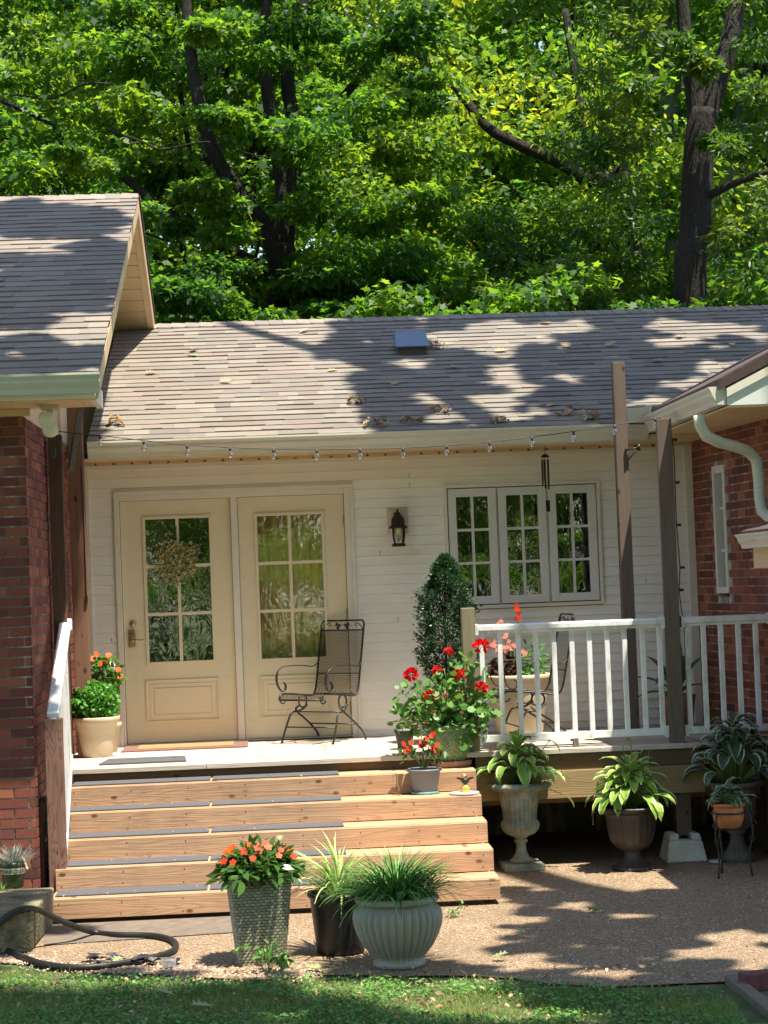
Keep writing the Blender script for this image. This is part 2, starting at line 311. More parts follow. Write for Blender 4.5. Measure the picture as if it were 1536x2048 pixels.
def leafobj(name, m, parent, groups, local=False):
    Vs = []; L = []
    for g in groups: v, k = leafgeo(*g); Vs.append(v); L += [k]*(len(v)//k)
    V = np.concatenate(Vs)-(wl(parent) if parent and not local else 0); L = np.array(L, np.int32); me = bpy.data.meshes.new(name)
    me.vertices.add(len(V)); me.vertices.foreach_set('co', V.astype(np.float32).ravel()); me.loops.add(len(V)); me.loops.foreach_set('vertex_index', np.arange(len(V), dtype=np.int32))
    me.polygons.add(len(L)); me.polygons.foreach_set('loop_start', np.concatenate([[0], np.cumsum(L)[:-1]]).astype(np.int32)); me.polygons.foreach_set('loop_total', L)
    me.update(calc_edges=True); me.materials.append(MT[m]); o = bpy.data.objects.new(name, me); LINK(o)
    if parent: o.parent = parent
    return o
def rdir(n, up=0.): v = rng.normal(size=(n, 3)); v[:, 2] += up; return v/np.linalg.norm(v, axis=1)[:, None]
G = -.87
# ================================================================== GROUND
def sheet(name, pts, z, m, kind='structure'):
    b = MB(); b.poly([(p[0], p[1], z) for p in pts]); o = b.build(name, m); return tag(o, kind=kind)
def groundmats():
    m, t, b, o = newmat('lawn_soil'); v = coords(t)
    n = nd(t, 'TexNoise', Scale=4., Detail=8, Roughness=.7); t.links.new(v, n.inputs[0]); c = ramp(t, n.outputs[0], [(.35, (.035, .06, .015)), (.5, (.07, .11, .03)), (.65, (.18, .12, .07))])
    t.links.new(c, b.inputs[0]); b.inputs['Roughness'].default_value = 1
    n2 = nd(t, 'TexNoise', Scale=70., Detail=5); t.links.new(v, n2.inputs[0]); bp = nd(t, 'Bump', Strength=1., Distance=.02); t.links.new(n2.outputs[0], bp.inputs['Height']); t.links.new(bp.outputs[0], b.inputs['Normal']); MT['lawn'] = m
    m, t, b, o = newmat('pebble_aggregate'); v = coords(t)
    vo = nd(t, 'TexVoronoi', Scale=95.); t.links.new(v, vo.inputs[0])
    sep = nd(t, 'SeparateColor'); t.links.new(vo.outputs['Color'], sep.inputs[0])
    c = ramp(t, sep.outputs[0], [(0., (.13, .08, .045)), (.35, (.27, .175, .10)), (.7, (.42, .29, .17)), (.9, (.58, .44, .28)), (1., (.70, .57, .42))])
    n = nd(t, 'TexNoise', Scale=1.1, Detail=6, Roughness=.65); t.links.new(v, n.inputs[0]); f = ramp(t, n.outputs[0], [(.4, 0.), (.68, .55)]); c = mixc(t, c, (.19, .135, .085), f)
    e = ramp(t, vo.outputs['Distance'], [(.25, 0.), (.7, .75)]); c = mixc(t, c, (.13, .09, .055), e)
    t.links.new(c, b.inputs[0]); b.inputs['Roughness'].default_value = .75
    bp = nd(t, 'Bump', Strength=.9, Distance=.009, invert=True); t.links.new(vo.outputs['Distance'], bp.inputs['Height']); t.links.new(bp.outputs[0], b.inputs['Normal']); MT['pebble'] = m
groundmats()
sheet('ground', [(-150, -150), (150, -150), (150, 150), (-150, 150)], G-.012, 'lawn')
edge = [(-9, -5.6)]+[tuple(atZ(x, y+rng.normal()*1.5, G)[:2]) for x, y in ((0, 1925), (60, 1928), (130, 1940), (200, 1946), (280, 1948), (350, 1952), (430, 1956), (520, 1958), (600, 1952), (700, 1950), (800, 1952), (880, 1950), (960, 1952), (1030, 1958), (1100, 1967), (1200, 1972), (1300, 1972), (1400, 1966), (1460, 1966))]+[(9, -6.2), (9, .5), (-9, .5)]
sheet('gravel_patio', edge, G, 'pebble')
b = MB(); p = [atZ(x, y, G) for x, y in ((88, 1892), (470, 1866), (470, 1830), (88, 1850))]; b.poly([(q[0], q[1], G+.006) for q in p]); tag(b.build('paving_slab', 'slab'), kind='structure')
# loose stones along the grass
def stones():
    b = MB(); 
    for i in range(1500):
        x, y = rng.uniform(0, 1) , 0; px = rng.uniform(-20, 640); base = np.interp(px, [0, 130, 430, 640], [1915, 1933, 1946, 1945]); q = atZ(px, base+rng.normal()*9, G); r = rng.uniform(.004, .012)
        b.col = tuple(np.array([.55, .38, .27])*rng.uniform(.4, 1.3)); n = len(b.v); a = rng.uniform(0, 6)
        for k in range(5): b.v.append((q[0]+r*math.cos(a+k*1.257)*rng.uniform(.7, 1.2), q[1]+r*math.sin(a+k*1.257)*rng.uniform(.7, 1.2), G+r*.2))
        b.v.append((q[0], q[1], G+r*rng.uniform(.7, 1.1)))
        for k in range(5): b.face((n+k, n+(k+1) % 5, n+5))
    MT['stones'] = mat('loose_stone', (1, 1, 1), .85, .2, 50, .2, attr=True); tag(b.build('loose_gravel', 'stones'), 'loose pinkish stones scattered between patio and grass', 'gravel', kind='stuff')
stones()
# ================================================================== HOUSE
house = thing('house', 'white sided house with brick wings and grey shingle roofs', 'house', (2.2, 0, G))
def part(b, name, m, parent=None, label=None, bevel=0):
    o = b.build(name, m, parent or house, bevel); 
    if label: o['label'] = label
    return o
XL, XR = -.42, 4.84
# siding
def siding(x0, x1, z0, z1, holes):
    b = MB(); c = .0808; n = int((z1-z0)/c)+1
    for i in range(n):
        a = z0+i*c; t = min(a+c, z1)
        segs = [(x0, x1)]
        for (h0, h1, g0, g1) in holes:
            if a+c*.5 > g0 and a+c*.5 < g1:
                ns = []
                for (p, q) in segs:
                    if h1 <= p or h0 >= q: ns.append((p, q)); continue
                    if p < h0: ns.append((p, h0))
                    if q > h1: ns.append((h1, q))
                segs = ns
        P = [(-.010, a), (-.0265, a+.0005), (-.0245, a+.004), (-.013, t-.002), (-.010, t)]
        for (p, q) in segs:
            for k in range(4): b.quad((p, P[k][0], P[k][1]), (q, P[k][0], P[k][1]), (q, P[k+1][0], P[k+1][1]), (p, P[k+1][0], P[k+1][1]))
    return b
q = {}
DX0, DX1 = atY(226, 985, 0)[0]+.0, atY(705, 970, 0)[0]
DZ1 = atY(460, 976, 0)[2]
WX0, WX1, WZ0, WZ1 = 2.704, 4.038, 1.037, 2.094
part(siding(XL, XR, -.02, 2.42, [(DX0+.02, DX1-.02, -.1, DZ1-.02), (WX0+.01, WX1-.01, WZ0+.01, WZ1-.01)]), 'siding_wall', 'siding', label='white horizontal lap siding of the porch wall')
for (x, i) in ((2.42, 26), (2.42, 27), (2.28, 12), (2.56, 7), (2.15, 19), (4.4, 15), (4.5, 9), (-.12, 11)): z = -.02+.0808*i; b = MB(); b.box(x, x+.0022, -.0285, -.02, z+.002, z+.044); part(b, 'siding_joint', 'brown')
b = MB(); b.box(XL, XR, .004, .12, G, -.02); part(b, 'foundation', 'mortar')
b = MB(); b.box(XL, 0, .02, .1, -.02, 2.42); b.box(0, 4.8, .02, .1, 2.2, 2.42); b.box(2, 2.68, .02, .1, -.02, 2.2); b.box(2.68, 4.1, .02, .1, -.02, 1.0); b.box(4.1, XR, .02, .1, -.02, 2.2); part(b, 'wall_core', 'room')
b = MB(); x0, x1, y1, z1 = -.3, 4.8, 2.6, 2.42; 
b.quad((x0, y1, -.02), (x1, y1, -.02), (x1, y1, z1), (x0, y1, z1)); b.quad((x0, .1, -.02), (x0, y1, -.02), (x0, y1, z1), (x0, .1, z1)); b.quad((x1, .1, -.02), (x1, y1, -.02), (x1, y1, z1), (x1, .1, z1)); b.quad((x0, .1, -.02), (x1, .1, -.02), (x1, y1, -.02), (x0, y1, -.02)); b.quad((x0, .1, z1), (x1, .1, z1), (x1, y1, z1), (x0, y1, z1)); part(b, 'interior', 'room')
b = MB(); b.box(4.775, 4.838, -.037, .0, -.02, 2.36); part(b, 'corner_trim', 'trim'); b = MB(); b.box(-.30, -.27, -.037, 0, -.02, 2.36); part(b, 'corner_trim', 'trim')
# roofs
PAL = [np.array(c) for c in ((.27, .235, .195), (.255, .225, .19), (.225, .20, .175), (.29, .255, .21), (.25, .20, .175), (.20, .185, .17), (.26, .215, .185), (.27, .255, .22))]
_m = sum(PAL)/len(PAL); PAL = [_m*.4+c*.6 for c in PAL]
def shingles(x0, x1, Y0, Z0, pitch, L, seed, clipL=None):
    r_ = np.random.default_rng(seed); b = MB(); e = .1562; c_, s_ = math.cos(math.atan(pitch)), math.sin(math.atan(pitch)); N = int(L/e)
    def P(x, s, h): return (x, Y0+s*c_-h*s_, Z0+s*s_+h*c_)
    for i in range(N):
        x = x0+r_.uniform(-.3, 0); s0 = i*e; s1 = s0+e+.012
        h0w = .0
        while x < x1:
            w_ = r_.choice([.10, .14, .17, .21, .26, .33], p=[.04, .1, .16, .22, .24, .24]); xa, xb = max(x, x0), min(x+w_, x1); x += w_
            if xb-xa < .01: continue
            b.col = tuple(PAL[r_.integers(len(PAL))]*r_.uniform(.80, .96)); th = .0088+(.005 if r_.random() < .5 else 0); d0, d1 = r_.normal()*.0025, r_.normal()*.0025; t0, t1 = th+r_.normal()*.001, th+r_.normal()*.001
            b.quad(P(xa, s0+d0, t0), P(xb, s0+d1, t1), P(xb, s1, .002), P(xa, s1, .002)); b.quad(P(xa, s0+d0, -.004), P(xb, s0+d1, -.004), P(xb, s0+d1, t1), P(xa, s0+d0, t0))
            b.quad(P(xa, s0+d0, -.004), P(xa, s0+d0, t0), P(xa, s1, .002), P(xa, s1, -.004)); b.quad(P(xb, s0+d1, t1), P(xb, s0+d1, -.004), P(xb, s1, -.004), P(xb, s1, .002))
    return b, P, N*e
EY, EZ, MP = -.6, 2.515, .3625
b, PM, LM = shingles(-.22, 8.5, EY-.02, EZ, MP, 4.37, 3); mainroof = part(b, 'roof', 'shingle', label='long grey brown shingle roof over the porch')
RY, RZ = PM(0, LM, 0)[1:]
b = MB(); r_ = np.random.default_rng(9)
x = .04
while x < 8.5:
    b.col = tuple(PAL[r_.integers(len(PAL))]*.95); hh = .028; xe = x+.16
    b.quad((x, RY-.14, RZ-.05+.02), (xe, RY-.14, RZ-.05+.014), (xe, RY+.02, RZ+.022), (x, RY+.02, RZ+.03)); b.quad((x, RY-.14, RZ-.065), (xe, RY-.14, RZ-.065), (xe, RY-.14, RZ-.036), (x, RY-.14, RZ-.03))
    b.quad((x, RY+.02, RZ+.03), (xe, RY+.02, RZ+.022), (xe, RY+.2, RZ-.05), (x, RY+.2, RZ-.05)); x += .14
part(b, 'ridge_cap', 'ridge')
b = MB(); b.quad((-.22, RY+.02, RZ), (8.5, RY+.02, RZ), (8.5, RY+4.4, RZ-1.6), (-.22, RY+4.4, RZ-1.6)); b.quad((-.2, EY, EZ-.02), (8.5, EY, EZ-.02), (8.5, RY, RZ-.03), (-.2, RY, RZ-.03)); part(b, 'roof_deck', 'joistdark')
# main gutter, soffit, frieze
def gutter(b, x0, x1, y, z, h=.115, d=.11):   # K profile, opening up, front toward -y
    pr = [(y, z-h), (y-d*.55, z-h), (y-d*.62, z-h*.75), (y-d*.85, z-h*.45), (y-d*.85, z-h*.3), (y-d, z-h*.12), (y-d, z), (y-d+.012, z), (y-d+.012, z-.012), (y-d+.004, z-.016), (y-d*.75, z-h*.4), (y-d*.5, z-h*.92), (y, z-h*.94)]
    b.prism(pr, x0, x1)
b = MB(); gutter(b, -.215, 4.36, EY+.03, EZ+.0, .13, .12); part(b, 'gutter', 'gutter', label='long cream gutter along the porch eave')
b = MB(); b.box(-.215, 4.37, EY+.03, EY+.05, EZ-.14, EZ); part(b, 'fascia', 'trim')
b = MB(); zs = 2.385; b.quad((XL, EY+.05, zs), (XR, EY+.05, zs), (XR, 0, zs), (XL, 0, zs)); b.box(XL, XR, -.04, -.028, zs-.028, zs-.002)
for k in range(60):
    x = -.25+k*.155
    if x < 4.8: b.poly([(x, -.05, zs-.002), (x+.022, -.05, zs-.002), (x+.011, -.05, zs-.02)]); b.box(x+.0, x+.004, EY+.06, -.05, zs-.004, zs-.001)
part(b, 'soffit', 'soffit', label='cream vented soffit under the porch eave')
b = MB(); 
for k in range(34):
    x = -.22+k*.152
    if x < 4.75: b.poly([(x, -.0425, zs-.026), (x+.03, -.0425, zs-.026), (x+.015, -.0425, zs-.003)])
part(b, 'vent_notches', 'brown')
# roof vent
pv = np.array([2.672, 2.357, 3.566]); 
def onroof(x, y, h=0.):
    d = ray(x, y); t = (EZ+.01+MP*(CAM[1]-EY)-CAM[2])/(d[2]-MP*d[1]); q = CAM+d*t; return q+np.array([0, -.34, .94])*h
v = thing('roof_vent', 'black box vent standing on the long shingle roof', 'roof vent', onroof(825, 708)); q0 = onroof(794, 712); q1 = onroof(855, 708); vw = q1[0]-q0[0]
b = MB(); x0, x1 = q0[0]+.015, q1[0]-.01; y0 = q0[1]; z0 = q0[2]
b.hexa([(x0, y0, z0-.02), (x1, y0, z0-.02), (x1, y0+.36, z0+.10), (x0, y0+.36, z0+.10), (x0, y0, z0+.085), (x1, y0, z0+.085), (x1, y0+.36, z0+.19), (x0, y0+.36, z0+.19)]); b.build('vent_body', 'brown', v)
MT['ventblue'] = mat('blue_grey_sheet_metal', (.10, .15, .22), .4, .1, 10, .02); b = MB(); x0 -= .03; x1 += .03; b.hexa([(x0, y0-.03, z0+.075), (x1, y0-.03, z0+.075), (x1, y0+.36, z0+.22), (x0, y0+.36, z0+.22), (x0, y0-.03, z0+.09), (x1, y0-.03, z0+.09), (x1-.02, y0+.26, z0+.265), (x0+.02, y0+.26, z0+.265)]); b.build('vent_hood', 'ventblue', v, bevel=.006)
# left wing roof
LEY, LEZ, LP, LA = -3.9, 2.725, .4155, 1.42
b, PL, LL = shingles(-4.2, .155, LEY, LEZ, LP, 5.76, 5); lroof = part(b, 'roof', 'shingle', label='grey shingle roof of the left brick wing')
AY, AZ = PL(0, LL, 0)[1:]
b = MB(); x = -4.2
while x < .10:
    b.col = tuple(PAL[r_.integers(len(PAL))]); b.quad((x, AY-.14, AZ-.045), (x+.15, AY-.14, AZ-.05), (x+.15, AY+.02, AZ+.022), (x, AY+.02, AZ+.03)); b.quad((x, AY-.14, AZ-.075), (x+.15, AY-.14, AZ-.075), (x+.15, AY-.14, AZ-.05), (x, AY-.14, AZ-.045)); b.quad((x, AY+.02, AZ+.03), (x+.15, AY+.02, AZ+.022), (x+.15, AY+.18, AZ-.05), (x, AY+.18, AZ-.05)); x += .14
part(b, 'ridge_cap', 'ridge')
def slab(b, x0, x1, ya, za, yb, zb, th):  # sloped slab, top edge given, th thick downward
    b.hexa([(x0, ya, za-th), (x1, ya, za-th), (x1, yb, zb-th), (x0, yb, zb-th), (x0, ya, za), (x1, ya, za), (x1, yb, zb), (x0, yb, zb)])
RBY = AY+5.2; RBZ = AZ-5.2*LP
b = MB(); slab(b, -4.2, .165, AY+.02, AZ+.01, RBY, RBZ, .03); MT['darkroof'] = mat('dark_shingle_edge', (.07, .045, .04), .95, .3, 60, .4, 200); part(b, 'rear_roof', 'darkroof')
b = MB(); slab(b, .135, .152, AY-.02, AZ-.035, RBY, RBZ-.02, .15); slab(b, .135, .15, LEY+.03, LEZ-.03, AY-.02, AZ-.035, .13); part(b, 'rake_board', 'soffit')
b = MB()   # soffit under the gable overhang, groove lines between panels
n = 26
for i in range(n):
    for (ya, za, yb, zb) in ((AY, AZ-.175, RBY, RBZ-.17), ):
        f0, f1 = i/n, (i+1)/n-.0025; slab(b, -.41, .135, ya+(yb-ya)*f0, za+(zb-za)*f0, ya+(yb-ya)*f1, za+(zb-za)*f1, .008)
slab(b, -.41, .135, LEY+.05, LEZ-.16, AY, AZ-.16, .008); slab(b, .085, .13, AY+.05, AZ-.19, RBY, RBZ-.18, .02); part(b, 'rake_soffit', 'soffit', label='tan soffit under the left gable overhang')
b = MB(); b.poly([(-.41, LEY+.6, 2.5), (-.41, AY, AZ-.18), (-.41, RBY-.1, 2.6)]); part(b, 'gable_wall', 'soffit')
b = MB(); gutter(b, -4.2, .165, LEY+.03, LEZ, .13, .1); part(b, 'gutter', 'downspout', label='pale green gutter of the left wing')
b = MB(); b.box(-4.2, .13, LEY+.035, LEY+.05, LEZ-.16, LEZ-.005); b.box(.09, .13, LEY+.06, -3.3, 2.545, 2.66); part(b, 'fascia', 'trim')
b = MB(); zs = 2.56; b.box(-4.2, .09, LEY+.06, -3.28, zs, zs+.01); b.box(-4.2, -.36, -3.33, -3.305, zs-.05, zs-.002); 
for k in range(26): x = .02-k*.152; b.box(x, x+.005, LEY+.07, -3.33, zs-.004, zs-.001)
part(b, 'soffit', 'soffit', label='tan soffit under the eave of the left wing')
# brickwork
BP = [np.array(c) for c in ((.20, .065, .045), (.25, .085, .052), (.16, .055, .045), (.29, .105, .06), (.22, .07, .05), (.135, .05, .042))]
def bricks(b, O, U, Nn, L, Hh, seed, bright=1., skip=None, bw=.203, bh=.0677):
    r_ = np.random.default_rng(seed); O = np.array(O, float); U = np.array(U, float); U /= np.linalg.norm(U); Nn = np.array(Nn, float); Z = np.array([0, 0, 1.])
    for j in range(int(Hh/bh)):
        x = -(bw/2 if j % 2 else 0)
        while x < L:
            a, c = max(x, 0), min(x+bw-.011, L); x += bw
            if c-a < .01: continue
            z = j*bh
            if skip and skip((a+c)/2, z+bh/2): continue
            b.col = tuple(BP[r_.integers(len(BP))]*r_.uniform(.85, 1.15)*bright); d = .007+r_.normal()*.001
            p0, p1 = O+U*a+Z*z, O+U*c+Z*z; p2, p3 = p1+Z*(bh-.011), p0+Z*(bh-.011); q = [p+Nn*d for p in (p0, p1, p2, p3)]
            b.quad(*q)
            for s, e in ((0, 1), (1, 2), (2, 3), (3, 0)): b.quad(q[s], (p0, p1, p2, p3)[s], (p0, p1, p2, p3)[e], q[e])
b = MB(); bricks(b, (-4.2, -3.3, G), (1, 0, 0), (0, -1, 0), 3.79, 3.42, 11); bricks(b, (-.41, -3.293, G), (0, 1, 0), (1, 0, 0), 3.3, 3.42, 12, 1.15); part(b, 'brick_wall', 'brick', label='red brick wall of the left wing')
b = MB(); b.box(-4.2, -.412, -3.298, 3, G, 2.56); part(b, 'mortar_core', 'mortar')
# right wing
WV = np.array([.25, -3.0]); WV = WV/np.hypot(*WV); WN = np.array([WV[1], -WV[0], 0.])
if WN[0] > 0: WN = -WN
fr = lambda s, z: (XR+WV[0]*s, WV[1]*s, z)
WS0, WS1, WNZ0, WNZ1 = .60, .92, 1.1, 2.14
b = MB(); bricks(b, (XR+.004, 0, -.87), (WV[0], WV[1], 0), WN, 3.0, 3.36, 13, 1.25, skip=lambda s, z: WS0-.02 < s < WS1+.02 and WNZ0-.05 < z+G < WNZ1+.03); e = fr(3.0, 0); bricks(b, (e[0], e[1], G), (1, 0, 0), (0, -1, 0), 5, 3.3, 14); part(b, 'brick_wall', 'brick', label='red brick wall of the right wing')
b = MB()
for s0, s1, z0, z1 in ((0, WS0, G, 2.5), (WS1, 3., G, 2.5), (WS0, WS1, G, WNZ0-.03), (WS0, WS1, WNZ1, 2.5)):
    A, B = fr(s0, 0), fr(s1, 0); o_ = -WN*.12; i_ = WN*.0
    b.hexa([(A[0]+i_[0], A[1]+i_[1], z0), (B[0]+i_[0], B[1]+i_[1], z0), (B[0]+o_[0], B[1]+o_[1], z0), (A[0]+o_[0], A[1]+o_[1], z0), (A[0]+i_[0], A[1]+i_[1], z1), (B[0]+i_[0], B[1]+i_[1], z1), (B[0]+o_[0], B[1]+o_[1], z1), (A[0]+o_[0], A[1]+o_[1], z1)])
b.box(e[0]+.01, e[0]+5, e[1]+.003, e[1]+.2, G, 2.5); part(b, 'mortar_core', 'mortar')
def wallbox(b, s0, s1, z0, z1, d0, d1):
    A, B = np.array(fr(s0, 0)), np.array(fr(s1, 0)); P = []
    for z in (z0, z1):
        for q_, d in ((A, d0), (B, d0), (B, d1), (A, d1)): r = q_+WN*d; P.append((r[0], r[1], z))
    b.hexa(P)
b = MB(); wallbox(b, WS0, WS0+.05, WNZ0, WNZ1, -.08, .012); wallbox(b, WS1-.05, WS1, WNZ0, WNZ1, -.08, .012); wallbox(b, WS0+.05, WS1-.05, WNZ1-.06, WNZ1, -.08, .012); wallbox(b, WS0+.05, WS1-.05, WNZ0, WNZ0+.05, -.08, .012)
sw = part(b, 'window', 'trim', label='narrow recessed window in the right brick wall')
b = MB(); 
for k in (1, 2): z = WNZ0+k*(WNZ1-WNZ0)/3; wallbox(b, WS0+.05, WS1-.05, z-.012, z+.012, -.06, -.03)
wallbox(b, .5*(WS0+WS1)-.01, .5*(WS0+WS1)+.01, WNZ0+.05, WNZ1-.06, -.055, -.035); part(b, 'muntin', 'trim', sw)
b = MB(); wallbox(b, WS0+.05, WS1-.05, WNZ0+.05, WNZ1-.06, -.07, -.066); MT['dullpane'] = mat('dull_dark_pane', (.03, .035, .035), .35, .2, 5, 0, spec=.2); part(b, 'pane', 'dullpane', sw); b = MB(); wallbox(b, WS0, WS1, WNZ0, WNZ1, -.35, -.12); part(b, 'interior', 'room')
# right roof: eave line along Y at GX, pitch rising to +x, gable toward camera
GX, GY, GZ, GP = 4.345, -3.2, 2.545, .48
b = MB(); RX = 8.2
def sl2(b, x0, x1, z0, y0, y1, th, p=GP): z1 = z0+(x1-x0)*p; b.hexa([(x0, y0, z0-th), (x1, y0, z1-th), (x1, y1, z1-th), (x0, y1, z0-th), (x0, y0, z0), (x1, y0, z1), (x1, y1, z1), (x0, y1, z0)])
sl2(b, GX+.03, RX, GZ+.07, GY-.026, 6, .075); part(b, 'roof', 'darkroof', label='dark shingle roof edge of the right wing')
b = MB(); sl2(b, GX+.085, RX, GZ+.005, GY-.022, GY-.006, .06); part(b, 'rake_board', 'gutter')
b = MB(); b.poly([(GX+.085, GY-.004, GZ-.112), (RX, GY-.004, GZ-.112), (RX, GY-.004, GZ-.0+(RX-GX-.085)*GP), (GX+.085, GY-.004, GZ-.0)]); MT['gablepanel'] = mat('pale_gable_panel', (.66, .70, .63), .5, .05, 4, .03); part(b, 'gable_panel', 'gablepanel', label='pale gable end of the right wing')
b = MB(); b.box(4.375, 5.2, -.7, -.02, 2.388, 2.418); b.box(GX+.1, RX, GY-.0, -.0, GZ-.128, GZ-.113); 
for k in range(3): b.box(GX+.16+.12*k, GX+.165+.12*k, GY+.05, -.1, GZ-.13, GZ-.125)
part(b, 'soffit', 'soffit', label='cream soffit under the right wing eave')
def gutterY(b, x, y0, y1, z, h=.115, d=.11):
    pr = [(0, -h), (-.55*d, -h), (-.62*d, -.75*h), (-.85*d, -.45*h), (-.85*d, -.3*h), (-d, -.12*h), (-d, 0), (-d+.012, 0), (-d+.012, -.012), (-.75*d, -.4*h), (-.5*d, -.92*h), (0, -.94*h)]
    n = len(b.v); m = len(pr); b.v += [(x+p[0], y0, z+p[1]) for p in pr]+[(x+p[0], y1, z+p[1]) for p in pr]
    for i in range(m): j = (i+1) % m; b.face((n+i, n+m+i, n+m+j, n+j))
    b.face(range(n, n+m)); b.face(range(n+2*m-1, n+m-1, -1))
b = MB(); gutterY(b, GX+.08, GY, EY-.04, GZ+.02, .13, .12); b.poly([(GX+.08, GY-.002, GZ-.105), (GX+.02, GY-.002, GZ-.105), (GX-.04, GY-.002, GZ+.02), (GX+.08, GY-.002, GZ+.02)]); part(b, 'gutter', 'gutter', label='cream gutter end of the right wing eave')
b = MB(); c0 = atY(1212, 850, -.66); b.box(4.17, 4.19, -.66, -.4, 2.5, 2.66); b.box(4.36, 4.38, -.72, -.45, 2.5, 2.66); b.box(4.19, 4.36, -.69, -.67, 2.50, 2.64); part(b, 'splash_guard', 'gutter', bevel=.004)
# downspout
dsp = [(1398, 830, -2.95), (1400, 850, -2.95), (1412, 872, -2.93), (1440, 885, -2.88), (1470, 893, -2.8), (1496, 902, -2.72), (1513, 920, -2.68), (1518, 960, -2.68), (1520, 1000, -2.68), (1524, 1022, -2.7), (1550, 1045, -2.8), (1590, 1056, -2.9)]
b = MB(); b.tube([atY(*p) for p in dsp], .041, 14); part(b, 'downspout', 'downspout', label='pale green downspout with two elbows on the right wing')
b = MB(); 
for i in (1, 2, 5, 6, 7):
    a_, c_ = atY(*dsp[i]), atY(*dsp[i+1])
    for k in range(4):
        q = a_+(c_-a_)*k/4; d = (c_-a_)/np.linalg.norm(c_-a_); b.tube([q-d*.0015, q+d*.0015], .0418, 14)
part(b, 'downspout_crimp', 'gutter')
# small bay roof at right
qb = atY(1470, 1075, -3.1); b = MB(); gutterY(b, qb[0]+.1, -4.4, -3.1, qb[2]+.02, .1, .1); part(b, 'bay_gutter', 'gutter'); b = MB(); b.hexa([(qb[0]+.03, -4.4, qb[2]), (6, -4.4, qb[2]+.45), (6, -3.08, qb[2]+.45), (qb[0]+.03, -3.08, qb[2]), (qb[0]+.03, -4.4, qb[2]+.04), (6, -4.4, qb[2]+.5), (6, -3.08, qb[2]+.5), (qb[0]+.03, -3.08, qb[2]+.04)]); part(b, 'bay_roof', 'darkroof'); b = MB(); b.box(qb[0]+.12, 6, -4.3, -3.12, qb[2]-.22, qb[2]-.08); part(b, 'bay_soffit', 'soffit')
# ---- doors
SY = .015   # slab face plane
b = MB(); X0, X1 = DX0, DX1; sl_, sr_ = atY(247, 1200, 0)[0]-.01, atY(695, 1200, 0)[0]; ht = 2.055
for (a, c, z0, z1, y0) in ((X0, X0+.03, 0, DZ1, -.042), (X0+.03, sl_, 0, DZ1-.03, -.034), (X1-.03, X1, 0, DZ1, -.042), (sr_, X1-.03, 0, DZ1-.03, -.034)): b.box(a, c, y0, .05, z0, z1)
b.box(X0+.03, X1-.03, -.042, .05, DZ1-.03, DZ1); b.box(sl_, sr_, -.034, .05, ht, DZ1-.03); m0 = atY(467, 1200, 0)[0]; m1 = atY(481, 1200, 0)[0]; b.box(m0, m1, -.02, .05, .02, ht); b.box(sl_, sr_, -.04, .05, -.001, .018)
fr_ = part(b, 'door_frame', 'trim', bevel=.004)
for z in (.25, 1.03, 1.82): b = MB(); b.tube([(sr_-.006, -.002, z-.05), (sr_-.006, -.002, z+.05)], .007, 8); part(b, 'hinge', 'brass', fr_)
b = MB(); b.box(sl_, m0, .004, .03, .0185, .0215); b.box(m1, sr_, .004, .03, .0185, .0215); b.box(sl_, sr_, -.055, -.041, .0, .012); part(b, 'threshold', 'bronze', fr_)
